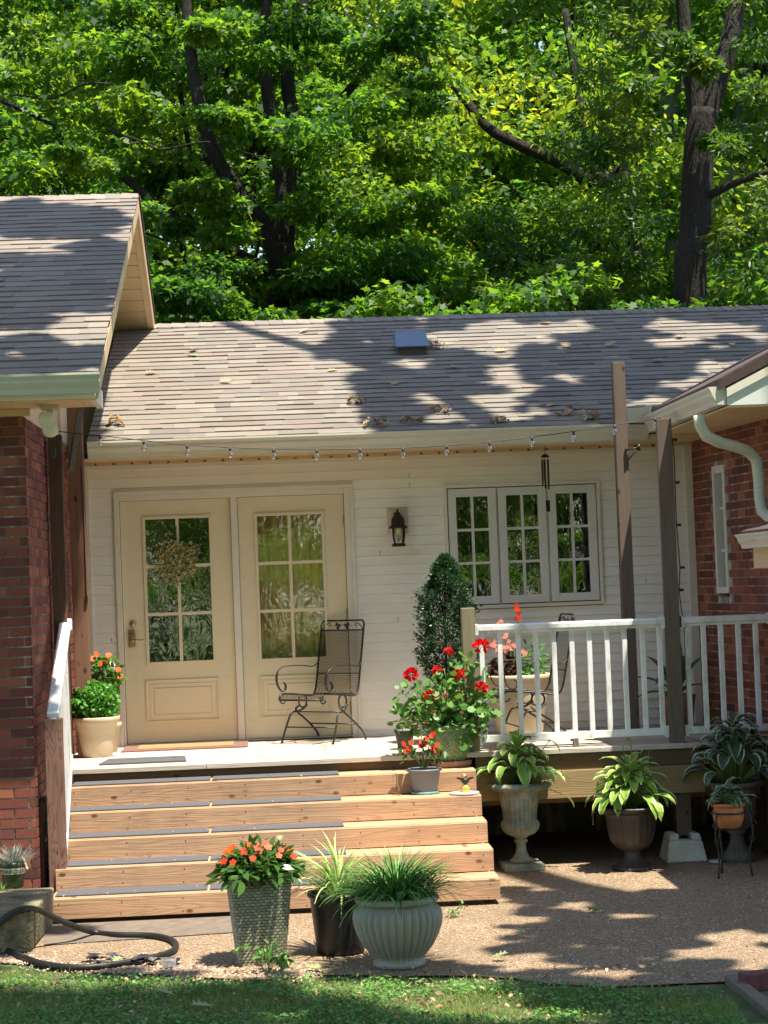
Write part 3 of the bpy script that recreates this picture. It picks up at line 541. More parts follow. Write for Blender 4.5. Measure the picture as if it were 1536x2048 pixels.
def door(xa, xb, gx0, gx1, gz0, gz1, px0, px1, pz0, pz1, label, lock):
    b = MB(); z0, z1 = .022, ht-.004
    for a in ((xa, gx0, z0, z1), (gx1, xb, z0, z1), (gx0, gx1, gz1, z1), (gx0, gx1, z0, gz0)): b.box(a[0], a[1], SY, SY+.04, a[2], a[3])
    d = part(b, 'door', 'door', label=label)
    b = MB(); w_ = .022
    for (a, c, e, g) in ((gx0-w_, gx0+.004, gz0-w_, gz1+w_), (gx1-.004, gx1+w_, gz0-w_, gz1+w_)): b.box(a, c, SY-.012, SY, e, g)
    for (e, g) in ((gz0-w_, gz0+.004), (gz1-.004, gz1+w_)): b.box(gx0+.004, gx1-.004, SY-.012, SY, e, g)
    part(b, 'glazing_bead', 'door', d, bevel=.003)
    b = MB(); mw = .013; xm = (gx0+gx1)/2; b.box(xm-mw, xm+mw, SY-.006, SY+.012, gz0+.004, gz1-.004)
    for k in (1, 2): z = gz0+(gz1-gz0)*k/3; b.box(gx0+.004, xm-mw, SY-.005, SY+.011, z-mw, z+mw); b.box(xm+mw, gx1-.004, SY-.005, SY+.011, z-mw, z+mw)
    part(b, 'muntin', 'door', d, bevel=.002)
    b = MB(); b.box(gx0, gx1, SY+.013, SY+.016, gz0, gz1); part(b, 'pane', 'pane', d)
    b = MB(); 
    for k, (off, y) in enumerate(((0, -.014), (.035, -.005), (.07, -.012))):
        w2 = .014 if k != 1 else .028
        a, c, e, g = px0+off, px1-off, pz0+off, pz1-off
        if k == 2: b.box(a, c, SY-.008, SY, e, g); continue
        b.box(a, a+w2, SY+y, SY, e, g); b.box(c-w2, c, SY+y, SY, e, g); b.box(a+w2, c-w2, SY+y, SY, e, e+w2); b.box(a+w2, c-w2, SY+y, SY, g-w2, g)
    part(b, 'raised_panel', 'door', d, bevel=.004)
    if lock:
        p = atY(264, 1278, -.02); b = MB(); b.cbox((p[0], SY-.012, p[2]), .062, .024, .15); h = part(b, 'handle', 'brass', d, bevel=.01)
        b = MB(); q = atY(265, 1248, -.02); b.lathe([(.0, .0), (.026, 0), (.030, .006), (.026, .014), (0, .016)], n=20); b.v = [(v[0]+q[0], SY-v[2], v[1]+q[2]) for v in b.v]; part(b, 'deadbolt', 'brass', d)
        b = MB(); b.tube([(p[0], SY-.02, p[2]-.01), (p[0], SY-.05, p[2]-.01), (p[0]+.03, SY-.06, p[2]-.005), (p[0]+.08, SY-.055, p[2]-.012), (p[0]+.1, SY-.05, p[2]-.004)], .006, 8); b.lathe([(0, 0), (.02, 0), (.02, .012), (0, .014)], n=16)
        m = len(b.v)-64; b.v = b.v[:m]+[(v[0]+p[0], SY-.024-v[2], v[1]+p[2]-.01) for v in b.v[m:]]; part(b, 'lever', 'brass', d)
        b = MB(); 
        for i in range(5):
            for j in range(2): b.cbox((p[0]-.018+i*.009, SY-.0255, p[2]+.05-j*.012), .005, .003, .007)
        part(b, 'keypad', 'bronze', d)
def dx(px, py): return atY(px, py, 0)[0]
def dz(px, py): return atY(px, py, 0)[2]
door(sl_+.004, m0-.003, dx(293.5, 1180), dx(423, 1180), dz(360, 1323), dz(355, 1036), dx(292, 1400), dx(439, 1400), dz(365, 1443), dz(365, 1358), 'cream door with wreath and keypad lock', True)
door(m1+.003, sr_-.004, dx(517.5, 1170), dx(648, 1170), dz(590, 1316), dz(585, 1029), dx(520, 1400), dx(663, 1400), dz(590, 1434), dz(590, 1350), 'cream fixed door behind the mesh chair', False)
b = MB(); xs = np.linspace(m1-.02, sr_, 60)
for i in range(59): b.quad((xs[i], .14+.02*math.sin(xs[i]*60), 0.1), (xs[i+1], .14+.02*math.sin(xs[i+1]*60), .1), (xs[i+1], .14+.02*math.sin(xs[i+1]*60), 2.05), (xs[i], .14+.02*math.sin(xs[i]*60), 2.05))
part(b, 'curtain', 'curtain')
# ---- triple window
b = MB(); 
for (a, c, z0, z1) in ((WX0, WX0+.03, WZ0, WZ1), (WX1-.03, WX1, WZ0, WZ1), (WX0+.03, WX1-.03, WZ1-.03, WZ1), (WX0+.03, WX1-.03, WZ0, WZ0+.03)): b.box(a, c, -.045, .03, z0, z1)
wn = part(b, 'window', 'trim', label='white three part casement window', bevel=.003)
sw_ = (WX1-WX0-.06)/3
for k in range(3):
    a = WX0+.03+k*sw_; c = a+sw_; a += .008; c -= .008; z0, z1 = WZ0+.038, WZ1-.038; fw = .068; b = MB()
    b.box(a, a+fw, -.036, .01, z0, z1); b.box(c-fw, c, -.036, .01, z0, z1); b.box(a+fw, c-fw, -.036, .01, z0, z0+fw); b.box(a+fw, c-fw, -.036, .01, z1-fw, z1); mx_ = (a+c)/2; g0, g1 = z0+fw, z1-fw
    MT.setdefault('sash', mat('white_sash', (.70, .69, .67), .4, .05, 5, .03)); part(b, 'sash', 'sash', wn, bevel=.003)
    b = MB(); b.box(mx_-.011, mx_+.011, -.02, .003, g0, g1)
    for j in (1, 2): z = g0+(g1-g0)*j/3; b.box(a+fw, mx_-.011, -.019, .002, z-.011, z+.011); b.box(mx_+.011, c-fw, -.019, .002, z-.011, z+.011)
    part(b, 'muntin', 'sash', wn); b = MB(); b.box(a+fw, c-fw, .004, .007, g0, g1); part(b, 'pane', 'pane2', wn)
b = MB(); 
for k in (1, 2): x = WX0+.03+k*sw_; b.box(x-.004, x+.004, -.02, .01, WZ0+.03, WZ1-.03)
part(b, 'mullion', 'trim', wn)
# ================================================================== DECK
DY = -1.97; SX0, SX1 = -.292, 2.668
deck = thing('wooden_deck', 'weathered wooden deck with box steps along the white wall', 'deck', (2.2, -1, G))
b = MB(); bw = .143; y = DY-.03; i = 0
while y < -.02:
    xs = [-.42, 1.15+.9*((i*7) % 3-1)*.5, 4.97]
    for k in range(2):
        b.col = tuple(np.array([1, 1, 1])*random.uniform(.85, 1.1)); b.box(xs[k]+.002, xs[k+1]-.002, y, min(y+bw-.006, -.022), -.034+random.uniform(-.001, .001), -.0005*i % .002)
    y += bw; i += 1
b.build('decking', 'deck', deck, bevel=.002)
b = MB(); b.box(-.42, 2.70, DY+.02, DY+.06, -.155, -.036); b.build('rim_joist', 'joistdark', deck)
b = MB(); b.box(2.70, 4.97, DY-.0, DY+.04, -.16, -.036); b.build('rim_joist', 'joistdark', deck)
b = MB(); b.box(2.70, 4.415, DY-.035, DY+.02, -.365, -.162); b.build('beam', 'joist', deck)
b = MB(); b.box(2.70, 4.97, DY+.25, DY+.3, -.43, -.2); b.build('beam', 'joist', deck)
b = MB(); b.box(4.20, 4.31, DY-.02+.03, DY+.12, G+.18, -.2); b.build('support_post', 'post', deck)
b = MB(); b.box(2.66, 2.70, DY+.02, -.1, G, -.04); b.build('side_board', 'joistdark', deck)
for xx in (-.42, 4.9): b = MB(); b.box(xx, xx+.04, -1.9, -.1, G, -.04); b.build('skirt_board', 'joistdark', deck)
NOS = []
for k in range(5):
    yk = DY-.3315*(k+1); zk = -.102-.149*k; NOS.append((yk, zk)); xr = SX1+.0+.0*k; st = None
    b = MB(); b.col = tuple(np.array([1.02, .98-.01*k, .95-.02*k])*random.uniform(.95, 1.08)); b.box(SX0, xr, yk, yk+.038, zk-.149+(.005 if k < 4 else .012), zk-.004)
    s_ = b.build('step', 'step', deck, bevel=.002); s_['label'] = ['top', 'second', 'third', 'fourth', 'lowest'][k]+' box step of the stairs'
    b = MB()
    for x in np.arange(SX0+.05, xr, .405):
        for zz in (-.035, -.115): b.cbox((x+rng.normal()*.006, yk-.0008, zk+zz+rng.normal()*.004), .007, .002, .007)
    b.build('screws', 'brown', s_)['kind'] = 'stuff'
    for j in range(2):
        b = MB(); b.col = tuple(np.array([1, .96, .92])*random.uniform(.9, 1.1)); ya = yk+.04+j*.147; b.box(SX0-.002, xr+.003, ya, ya+.143, zk-.036, zk); b.build('tread_board', 'step', s_, bevel=.002)
    b = MB(); b.col = (.9, .86, .82); b.box(xr-.04, xr, yk+.04, DY+.02, zk-.149+.006, zk-.038); b.build('end_board', 'step', s_)
b = MB(); b.box(SX0+.1, SX1-.1, -3.55, -2.2, G, G+.02); b.build('stair_footing', 'brown', deck)
# tread mats
MROW = ['top', 'second', 'third', 'fourth', 'lowest']
for k in range(5):
    yk, zk = NOS[k]
    for j, (pa, pb) in enumerate(((SX0+.02, .73), (.745, 1.67))):
        q = thing('tread_mat', 'grey grit mat on the %s step, %s one of its pair' % (MROW[k], ('left', 'right')[j]), 'mat', (pa, yk+.16, zk), 'grey grit mats on the stair treads')
        if k == 4 and j == 1: pb = 1.72
        b = MB(); b.box(pa, pb, yk+.065, yk+.31, zk+.002, zk+.012); b.build('mat_pad', 'mat', q, bevel=.003)
q = thing('step_mat', 'dark grey mat lying on the deck above the stairs', 'mat', atZ(290, 1518, 0)); a_ = atZ(204, 1525, 0); b = MB(); c_ = atZ(375, 1520, 0); x0, x1 = a_[0]-.0, c_[0]; b.hexa([(x0, -1.75, .004), (x1, -1.75, .004), (x1-.03, -1.3, .004), (x0+.04, -1.3, .004), (x0, -1.75, .014), (x1, -1.75, .014), (x1-.03, -1.3, .014), (x0+.04, -1.3, .014)]); b.build('mat_pad', 'mat', q)
q = thing('door_mat', 'tan coir mat with red border at the wreathed door', 'door mat', (.45, -.3, 0)); b = MB(); b.box(-.03, .99, -.62, -.05, .004, .012); b.build('mat_border', 'matedge', q); b = MB(); b.box(.09, .87, -.50, -.10, .012, .017); b.build('mat_center', 'doormat', q)
# posts
def post(x, y, z0, z1, w_, m, label, rz=0, name='wooden_post', lean=0):
    o = thing(name, label, 'post', (x, y, z0)); b = MB(); ca, sa = math.cos(rz), math.sin(rz); P = []
    for z, l in ((z0, 0), (z1, lean)):
        for a, c in ((-1, -1), (1, -1), (1, 1), (-1, 1)): P.append((x+l+(a*ca-c*sa)*w_/2, y+(a*sa+c*ca)*w_/2, z))
    b.hexa(P); b.build('post', m, o, bevel=.004); return o
pA = atY(130, 870, -2.02); pA2 = atY(133, 1500, -2.02)
oA = thing('wooden_post', 'dark brown post beside the left brick wall holding the light string', 'post', (pA2[0], -2.02, G))
b = MB(); b.cbox((pA2[0]-.01, -2.02, (G+pA[2])/2), .10, .10, pA[2]-G, 0); b.build('shaft', 'postdark', oA, bevel=.004)
b = MB(); a_ = atY(160, 815, -2.1); c_ = atY(142, 940, -2.1); b.bar(a_+np.array([0, .18, .1]), c_, .095, .04, up=(1, .3, 0)); b.build('brace', 'post', oA)
pB = atY(163, 830, -.9); pB2 = atY(172, 1400, -.9)
oB = thing('wooden_post', 'red brown post between dark post and white siding', 'post', (pB2[0], -.9, 0)); b = MB(); b.cbox((pB2[0]-.015, -.9, (0+pB[2]+.1)/2), .115, .115, pB[2]+.1); b.build('shaft', 'postred', oB, bevel=.004)
b = MB(); b.cbox((pB2[0]+.035, -.965, 1.25), .02, .02, .06); b.tube([(pB2[0]+.03, -.96, 2.3), (pB2[0]+.035, -.96, 1.7), (pB2[0]+.035, -.965, 1.25)], .004, 6); b.build('wire', 'bronze', oB)
pC = atY(1266, 1465, -.9); C1 = atY(1243, 725, -.9)
oC = thing('wooden_post', 'tallest grey post standing on the deck behind the railing', 'post', (pC[0], -.9, 0)); b = MB(); b.cbox((pC[0], -.9, C1[2]/2), .098, .098, C1[2], .0); b.build('shaft', 'post', oC, bevel=.004)
b = MB(); h = atY(1252, 905, -.96); b.box(h[0]-.008, h[0]+.008, -.965, -.95, h[2]-.1, h[2]+.03); b.tube([(h[0], -.96, h[2]+.02), (h[0]+.1, -.99, h[2]+.035)], .007, 6); b.tube([(h[0], -.96, h[2]-.08), (h[0]+.09, -.985, h[2]+.03)], .006, 6); b.tube([(h[0]+.1, -.99, h[2]+.01), (h[0]+.1, -.99, h[2]+.06)], .013, 10); b.build('hook_bracket', 'iron', oC)
D0 = atY(1354, 1483, -1.87); D1 = atY(1335, 838, -1.87)
oD = thing('wooden_post', 'grey post at the deck edge between two white railings', 'post', (D0[0], -1.87, 0)); b = MB(); b.cbox((D0[0]+.0, -1.87, D1[2]/2), .112, .112, D1[2], R(-8)); b.build('shaft', 'post', oD, bevel=.004)
p = atY(932, 1216, -1.87); p2 = atY(932, 1500, -1.87); oE = thing('railing_post', 'short grey green post at the left end of the deck railing', 'post', (p[0], -1.87, 0)); b = MB(); b.cbox((p[0]+.01, -1.87, p[2]/2-.05), .1, .1, p[2]+.1); MT['postgreen'] = wood('green_grey_post', (.27, .24, .15), (.15, .13, .08), 2, grain=.4); b.build('shaft', 'postgreen', oE, bevel=.004)
# railings
def railing(xa, xb, bx, label):
    o = thing('railing', label, 'railing', ((xa+xb)/2, -1.87, 0)); zt = .945; b = MB(); y = -1.87
    pr = [(y-.045, zt-.045), (y-.045, zt-.01), (y-.03, zt), (y+.03, zt), (y+.045, zt-.01), (y+.045, zt-.045), (y+.025, zt-.05), (y+.025, zt-.07), (y-.025, zt-.07), (y-.025, zt-.05)]
    b.prism(pr, xa, xb); b.build('top_rail', 'rail', o, bevel=.003)
    b = MB(); b.box(xa, xb, y-.022, y+.022, .062, .115); b.build('bottom_rail', 'rail', o, bevel=.003)
    for x in bx:
        b = MB(); b.box(x-.018, x+.018, y-.018, y+.018, .115, zt-.07); b.build('baluster', 'rail', o, bevel=.002)
    for x in (xa+.01, xb-.01):
        b = MB(); b.box(x-.014, x+.014, y-.032, y+.032, .045, .13); b.build('rail_bracket', 'rail', o, bevel=.003); b = MB(); b.box(x-.012, x+.012, y-.05, y+.05, zt-.078, zt+.006); b.build('rail_bracket', 'rail', o, bevel=.003)
    return o
xa = p[0]+.06; xb = D0[0]-.065; r1 = railing(xa, xb, [atY(px, 1400, -1.87)[0] for px in (967, 1004, 1041, 1076, 1112, 1148, 1183, 1218.5, 1253.5, 1290, 1324)], 'long white deck railing left of the grey edge post')
b = MB(); 
for px in (1151, 985): q = atY(px, 1480, -1.87); b.box(q[0]-.02, q[0]+.02, -1.9, -1.85, .0, .062)
b.build('rail_foot', 'post', r1)
railing(D0[0]+.065, 5.0, [atY(px, 1400, -1.87)[0] for px in (1379, 1412, 1447, 1482, 1517)], 'short white deck railing in front of the right brick wall')
# stair handrail
nx, ny = -.325, -3.22; o = thing('newel_post', 'short newel post with swirling grain at the stair foot', 'post', (nx, ny, G)); nt_ = atY(106, 1437, ny)[2]; nx = atY(107, 1437, ny)[0]
b = MB(); b.cbox((nx+.0, ny, (G+nt_)/2), .115, .115, nt_-G); b.build('shaft', 'newel', o, bevel=.004)
o = thing('stair_railing', 'white sloping handrail beside the left brick wall', 'railing', (nx, -2.7, -.4)); ta = np.array(atY(130, 1250, -2.06)); tb = np.array([nx+.0, ny-.03, nt_+.02])
b = MB(); b.bar(ta, tb, .085, .05); b.bar(ta-[0, 0, .04], tb-[0, 0, .04], .05, .04); b.cbox(ta+[0, .02, .0], .1, .04, .09); b.build('top_rail', 'rail', o, bevel=.01)
ba = np.array([ta[0]+.005, ta[1], .10]); bb = np.array([nx+.03, ny+.05, -.52]); b = MB(); b.bar(ba, bb, .045, .05); b.build('bottom_rail', 'rail', o)
for k in range(7):
    f = (k+.7)/7.6; u_ = ta*(1-f)+tb*f; v_ = ba*(1-f)+bb*f; b = MB(); b.bar(v_, u_-[0, 0, .06], .036, .036, up=(0, 1, 0)); b.build('baluster', 'rail', o)
# stub and lattice beside the newel
o = thing('lattice_panel', 'dark lattice and post stub between brick wall and newel', 'lattice'  , (nx-.1, -2.6, G)); b = MB(); b.box(-.40, -.375, -3.2, -2.1, G, -.12)
b.build('backing_board', 'postdark', o); b = MB()
for k in range(5): b.box(-.374, -.368, -3.18+k*.06, -3.165+k*.06, G, -.25)
for k in range(14): b.box(-.374, -.366, -3.2, -2.9, G+k*.045, G+k*.045+.012)
b.build('lattice', 'iron', o); b = MB(); b.box(-.405, -.33, -3.1, -3.0, -.35, -.08); b.build('stub', 'post', o)
# footing block under the deck post
def footing():
    c = atZ(1371, 1722, G); o = thing('concrete_footing', 'pale pyramid shaped concrete block under the deck post', 'footing', c); x, y = c[0], -1.95; b = MB(); bz, tz = G, G+.205
    def fr4(z, h, x0=-1, x1=1): return [(x+x0*h, y-h, z), (x+x1*h, y-h, z), (x+x1*h, y+h, z), (x+x0*h, y+h, z)]
    b.hexa(fr4(bz, .155)+fr4(tz-.05, .125)); 
    for s0, s1 in ((-1, -.4), (.4, 1)):
        b.hexa([(x+s0*.125, y-.125, tz-.05), (x+s1*.125, y-.125, tz-.05), (x+s1*.125, y+.125, tz-.05), (x+s0*.125, y+.125, tz-.05), (x+s0*.11, y-.11, tz), (x+s1*.11, y-.11, tz), (x+s1*.11, y+.11, tz), (x+s0*.11, y+.11, tz)])
    b.build('block', 'footing', o, bevel=.012)
footing()
# concrete block left
def blk():
    f = atZ(61, 1906, G); t = atY(66, 1823, f[1]); bk = atZ(109, 1774, t[2]); z1 = t[2]; o = thing('concrete_step', 'mossy concrete block below the left brick wall', 'step', (-1, f[1]+.5, G)); b = MB()
    b.hexa([(-2.5, f[1], G), (f[0], f[1], G), (bk[0]-.02, bk[1], G), (-2.5, bk[1], G), (-2.5, f[1], z1), (t[0], f[1], z1), (bk[0], bk[1], z1), (-2.5, bk[1], z1)]); b.build('block', 'concrete', o, bevel=.015)
    return z1, f, bk
BZ, BF, BK = blk()
#OBJECTS
# ================================================================== TREES
def proj(P):
    d = np.asarray(P)-CAM; z = d@CF; return 768+FPX*(d@CR)/z, 1024-FPX*(d@CU)/z
def clump(c, rx, rz, n, size, tpl, flat=.4, seed=None):
    p = rng.normal(size=(n, 3)); p /= np.linalg.norm(p, axis=1)[:, None]; p *= rng.uniform(.25, 1, (n, 1))**.6; C = np.array(c)+p*[rx, rx, rz]; D = p*[1, 1, .2]+rng.normal(size=(n, 3))*.5; D[:, 2] -= .25
    N = rng.normal(size=(n, 3))*flat; N[:, 2] += 1; return (C, D, N, size*rng.uniform(.7, 1.25, n), tpl, .15, .12)
def multi(cs, rx, rz, n, size, tpl, flat=.4): return [clump(c, rx*rng.uniform(.7, 1.3), rz*rng.uniform(.7, 1.3), n, size, tpl, flat) for c in cs]
def wiggle(a, b, n, amp):
    a, b = np.array(a, float), np.array(b, float); P = [a+(b-a)*i/n for i in range(n+1)]
    for i in range(1, n): P[i] = P[i]+rng.normal(size=3)*amp
    return P
def limb(b, pts, r0, r1, n=10): m = len(pts); b.tube(pts, [r0+(r1-r0)*i/(m-1) for i in range(m)], n)
def smooth(P, k=3):
    P = [np.array(p, float) for p in P]; o = []
    for i in range(len(P)-1):
        p0, p1, p2, p3 = P[max(i-1, 0)], P[i], P[i+1], P[min(i+2, len(P)-1)]
        for j in range(k): t = j/k; o.append(.5*((2*p1)+(-p0+p2)*t+(2*p0-5*p1+4*p2-p3)*t*t+(-p0+3*p1-3*p2+p3)*t**3))
    o.append(P[-1]); return o
# generic crowns shared between trees (local coordinates, base at origin)
def generic(name, label, leaf, tpl, size, H, Rr, zlo, nc, nl, bark, rx=.85, rz=.35, flat=.4, tr=.2):
    o = thing(name, label, 'tree'); b = MB(); top = (rng.normal()*.3, rng.normal()*.3, H*.85); tp = wiggle((0, 0, -.1), top, 7, .12); limb(b, tp, tr, tr*.3)
    cs = []
    for i in range(nc):
        z = zlo+(H-zlo)*rng.uniform(0, 1)**.9; f = (z-zlo)/(H-zlo); rr = Rr*math.sqrt(max(.12, 1-(f*1.05-.25)**2*1.2))*math.sqrt(rng.uniform(.05, 1)); a = rng.uniform(0, 2*math.pi); cs.append((rr*math.cos(a), rr*math.sin(a), z))
        if i % 4 == 0:
            k = min(6, max(1, int((z-1.2)/H*7))); limb(b, wiggle(tp[k], cs[-1], 4, .12), tr*.32, .015, 6)
    b.build('trunk', bark, o); leafobj('crown', leaf, o, multi(cs, rx, rz, nl, size, tpl, flat)); return o
def place(o, x, y, z, rz, sc, label, first):
    r = o if first else copy_tree(o); r.location = (x, y, z); r.rotation_euler = (0, 0, rz); r.scale = (sc, sc, sc*1.0); r['label'] = label; r['group'] = 'trees in the wood behind the house'; return r
gA = generic('maple_tree', 'm', 'lg_maple', 'maple', .13, 12.5, 3.6, 2.5, 125, 240, 'bark')
gB = generic('broadleaf_tree', 'b', 'lg_bright', 'maple', .14, 13, 3.6, 2.0, 120, 210, 'bark', rx=.8, rz=.5, flat=.7, tr=.16)
gC = generic('oak_tree', 'o', 'lg_far', 'oval', .19, 16, 4.2, 2.5, 120, 190, 'palebark', rx=1., rz=.6, flat=.8, tr=.22)
RL = ['far left with a maple crown', 'left of the camera line', 'nearest the camera line', 'tall pale one at the left edge', 'tall pale one at the right edge', 'largest in the second row', 'pale one in the second row', 'outermost maple on the left', 'outermost maple on the right']
LBL = ['slim dark maple in the wood', 'bright green broadleaf tree in the wood', 'tall pale barked oak in the wood']
plan = [  # kind, x, y, rot, scale, where
 (0, -4.4, 10.5, .3, 1.0, 'behind the left roof at the photo edge'), (0, 9.6, 13.5, 2.1, 1.05, 'right of the big forked trunk at the photo edge'), (1, -2.2, 17, 1.0, 1.0, 'beyond the left gable peak'), (1, 3.4, 17.5, 4.0, 1.05, 'far behind the roof vent'),
 (0, .6, 15.5, 5.0, 1.0, 'between the leaning maple and the left gable'), (0, 6.6, 18, 3.2, 1.1, 'close behind the forked trunk'), (2, 10.5, 22, 1.4, 1.0, 'far right beyond the forked trunk'), (2, 1.2, 24, .5, 1.0, 'deep behind the leaning maple'), (1, 6.4, 25, 2.5, 1.15, 'deep between maple and forked trunk'),
 (2, -4.5, 26, 3.3, 1.1, 'deep at the left edge'), (1, 12.5, 29, .2, 1.2, 'deep at the right edge'), (2, 5.0, 33, 5.4, 1.15, 'farthest in the middle'), (1, -1.5, 33, 1.9, 1.2, 'farthest left of the middle'), (2, 10.2, 37, 4.4, 1.2, 'farthest right of the middle'), (1, -7, 36, 2.2, 1.2, 'farthest at the left')]
seen = set()
for k, x, y, rz, sc, wh in plan:
    place((gA, gB, gC)[k], x, y, -.9+.06*(y-8), rz, sc, LBL[k]+' '+wh, k not in seen); seen.add(k)
# slope behind the house
b = MB(); b.quad((-60, 7.5, -1.2), (70, 7.5, -1.2), (70, 90, 5), (-60, 90, 5)); MT['duff'] = mat('leaf_litter_floor', (.09, .07, .035), 1, .5, 3, .6, 30, dirt=(.05, .09, .02), dscale=2); tag(b.build('hill', 'duff'), kind='structure')
# far woodland wall of foliage
n = 15000; C = np.stack([rng.uniform(-22, 34, n), 48+rng.uniform(0, 7, n), rng.uniform(1, 24, n)**1.0], 1); cc = np.stack([rng.uniform(-22, 34, 260), rng.uniform(48, 55, 260), rng.uniform(1, 25, 260)], 1)
G_ = [clump(c, 2.0, 1.0, 90, .42, 'oval', .8) for c in cc]; tag(leafobj('woodland', 'lg_far', None, G_), 'distant green mass of the wood', 'wood', kind='stuff')
# --- leaning maple in the middle
o = thing('maple_tree', 'dark maple with a limb leaning left from its trunk right of the left gable', 'tree', atY(558, 640, 9.)*[1, 1, 0]+[0, 0, -1.])
Yt = 9.; A = lambda x, y, Y=Yt: atY(x, y, Y); b = MB()
base = A(556, 760); base[2] = -1; limb(b, smooth([base, A(556, 640), A(566, 520), A(572, 420, 9.1), A(560, 330, 9.2), A(535, 180, 9.3), A(530, 60, 9.4), A(545, -120, 9.5)]), .17, .06)
limb(b, smooth([A(562, 600), A(540, 470, 8.9), A(480, 390, 8.7), A(430, 310, 8.6), A(405, 230, 8.5), A(385, 130, 8.5), A(374, 20, 8.5), A(368, -160, 8.6)]), .12, .06)
limb(b, smooth([A(560, 560), A(500, 520, 8.8), A(400, 470, 8.6), A(310, 405, 8.5), A(215, 330, 8.7), A(160, 310, 8.8), A(95, 245, 8.7), A(0, 200, 8.6)]), .085, .03)
limb(b, smooth([A(570, 430), A(585, 250, 9.5), A(575, 150, 9.5), A(605, 0, 9.5), A(620, -150, 9.5)]), .11, .07); limb(b, smooth([A(600, 260, 9.6), A(690, 190, 9.6), A(760, 90, 9.7), A(820, -20, 9.8)]), .07, .04)
for _ in range(14):
    p = A(rng.uniform(100, 800), rng.uniform(150, 600), rng.uniform(8, 10)); limb(b, smooth(wiggle(p, p+rng.normal(size=3)*[1.1, .6, .6], 5, .07)), .018, .005, 6)
b.build('trunk', 'bark', o)
cs = []
for (px, py, Y, s) in [(640, 270, 8.3, 1), (720, 330, 8.2, 1), (800, 260, 8.5, 1), (560, 380, 8.5, .8), (700, 210, 8.6, 1), (850, 330, 8.6, .8), (620, 470, 8.6, .8), (760, 420, 8.7, .9), (330, 560, 7.8, .7), (400, 560, 8., .8), (350, 600, 7.8, .7), (450, 600, 8.2, .7), (520, 560, 8.3, .6), (420, 290, 9.3, .8), (300, 330, 8.8, .8), (200, 300, 8.8, .8), (90, 330, 8.6, .9), (250, 230, 8.8, .8), (120, 200, 9.2, .9), (40, 120, 9., .9), (150, 90, 9., 1), (280, 110, 9., 1), (480, 150, 9., .8), (440, 60, 9., .8), (650, 60, 9, .9), (560, 90, 9.5, .8), (760, 130, 9, .8), (860, 60, 9, .8), (850, 180, 9.2, .8), (330, 30, 9, .9), (60, 20, 9., 1), (640, 560, 8.8, .7), (720, 540, 9, .8), (820, 520, 9, .8), (880, 440, 9, .8), (340, 430, 8.1, .5), (380, 480, 8., .5), (180, 300, 8.1, .5), (440, 250, 8., .5), (400, 400, 8., .6), (540, 250, 8.2, .6), (560, 30, 8.5, .7), (390, 40, 8., .5), (590, 620, 8.3, .6), (700, 610, 8.4, .6), (800, 600, 8.5, .6)]:
    for k in range(3): cs.append((A(px+rng.normal()*45, py+rng.normal()*28, Y+rng.uniform(-.8, 1.2)), s))
for _ in range(36): cs.append((A(rng.uniform(-150, 950), rng.uniform(-500, 0), rng.uniform(8, 11)), 1.))
leafobj('crown', 'lg_maple', o, [clump(c, .5*s, .2*s*rng.uniform(.6, 1.5), 300, .095*rng.uniform(.75, 1.25), 'maple', .6) for c, s in cs])
# --- big forked oak on the right
o = thing('oak_tree', 'big dark forked oak trunk behind the right end of the roof', 'tree', atY(1385, 640, 8.)*[1, 1, 0]+[0, 0, -1.]); Yt = 8.; b = MB()
base = A(1372, 760); base[2] = -1; limb(b, smooth([base, A(1380, 620, 8), A(1390, 480, 8), A(1394, 380, 8), A(1400, 280, 8), A(1408, 220, 8)]), .215, .185, 14)
limb(b, smooth([A(1405, 250, 8), A(1432, 170, 8.05), A(1458, 90, 8.1), A(1475, 0, 8.2), A(1490, -130, 8.3)]), .15, .10, 12); limb(b, smooth([A(1398, 260, 8), A(1385, 170, 8), A(1372, 100, 7.9), A(1364, 0, 7.9), A(1350, -120, 7.9)]), .12, .07, 10)
limb(b, smooth([A(1400, 400, 8), A(1450, 375, 7.7), A(1500, 355, 7.5), A(1580, 330, 7.3)]), .06, .03, 8)
b.build('trunk', 'bark', o)
cs = []
for (px, py, Y, s) in [(1290, 60, 7.6, .8), (1240, 150, 7.8, .6), (1250, 260, 8.2, .8), (1500, 120, 7.5, .7), (1520, 240, 7.6, .8), (1210, 390, 8.6, .8), (1120, 330, 8.6, .8), (1060, 420, 8.8, .8), (1180, 480, 8.5, .8), (1100, 540, 8.5, .8), (1250, 560, 8.2, .7), (1480, 480, 7.6, .8), (1520, 560, 7.6, .7), (1490, 430, 7.5, .7), (1000, 520, 8.8, .7), (960, 590, 8.6, .6), (1170, 600, 8.4, .6), (1380, 590, 7.4, .35), (1410, 100, 7.5, .5), (1440, 300, 7.6, .4)]:
    for k in range(3): cs.append((A(px+rng.normal()*38, py+rng.normal()*30, Y+rng.uniform(-.7, .9)), s))
for _ in range(34): cs.append((A(rng.uniform(950, 1700), rng.uniform(-450, 10), rng.uniform(7, 9.5)), 1.))
leafobj('crown', 'lg_oak', o, [clump(c, .42*s, .24*s, 200, .125, 'long' if i % 2 else 'oval', .8) for i, (c, s) in enumerate(cs)])
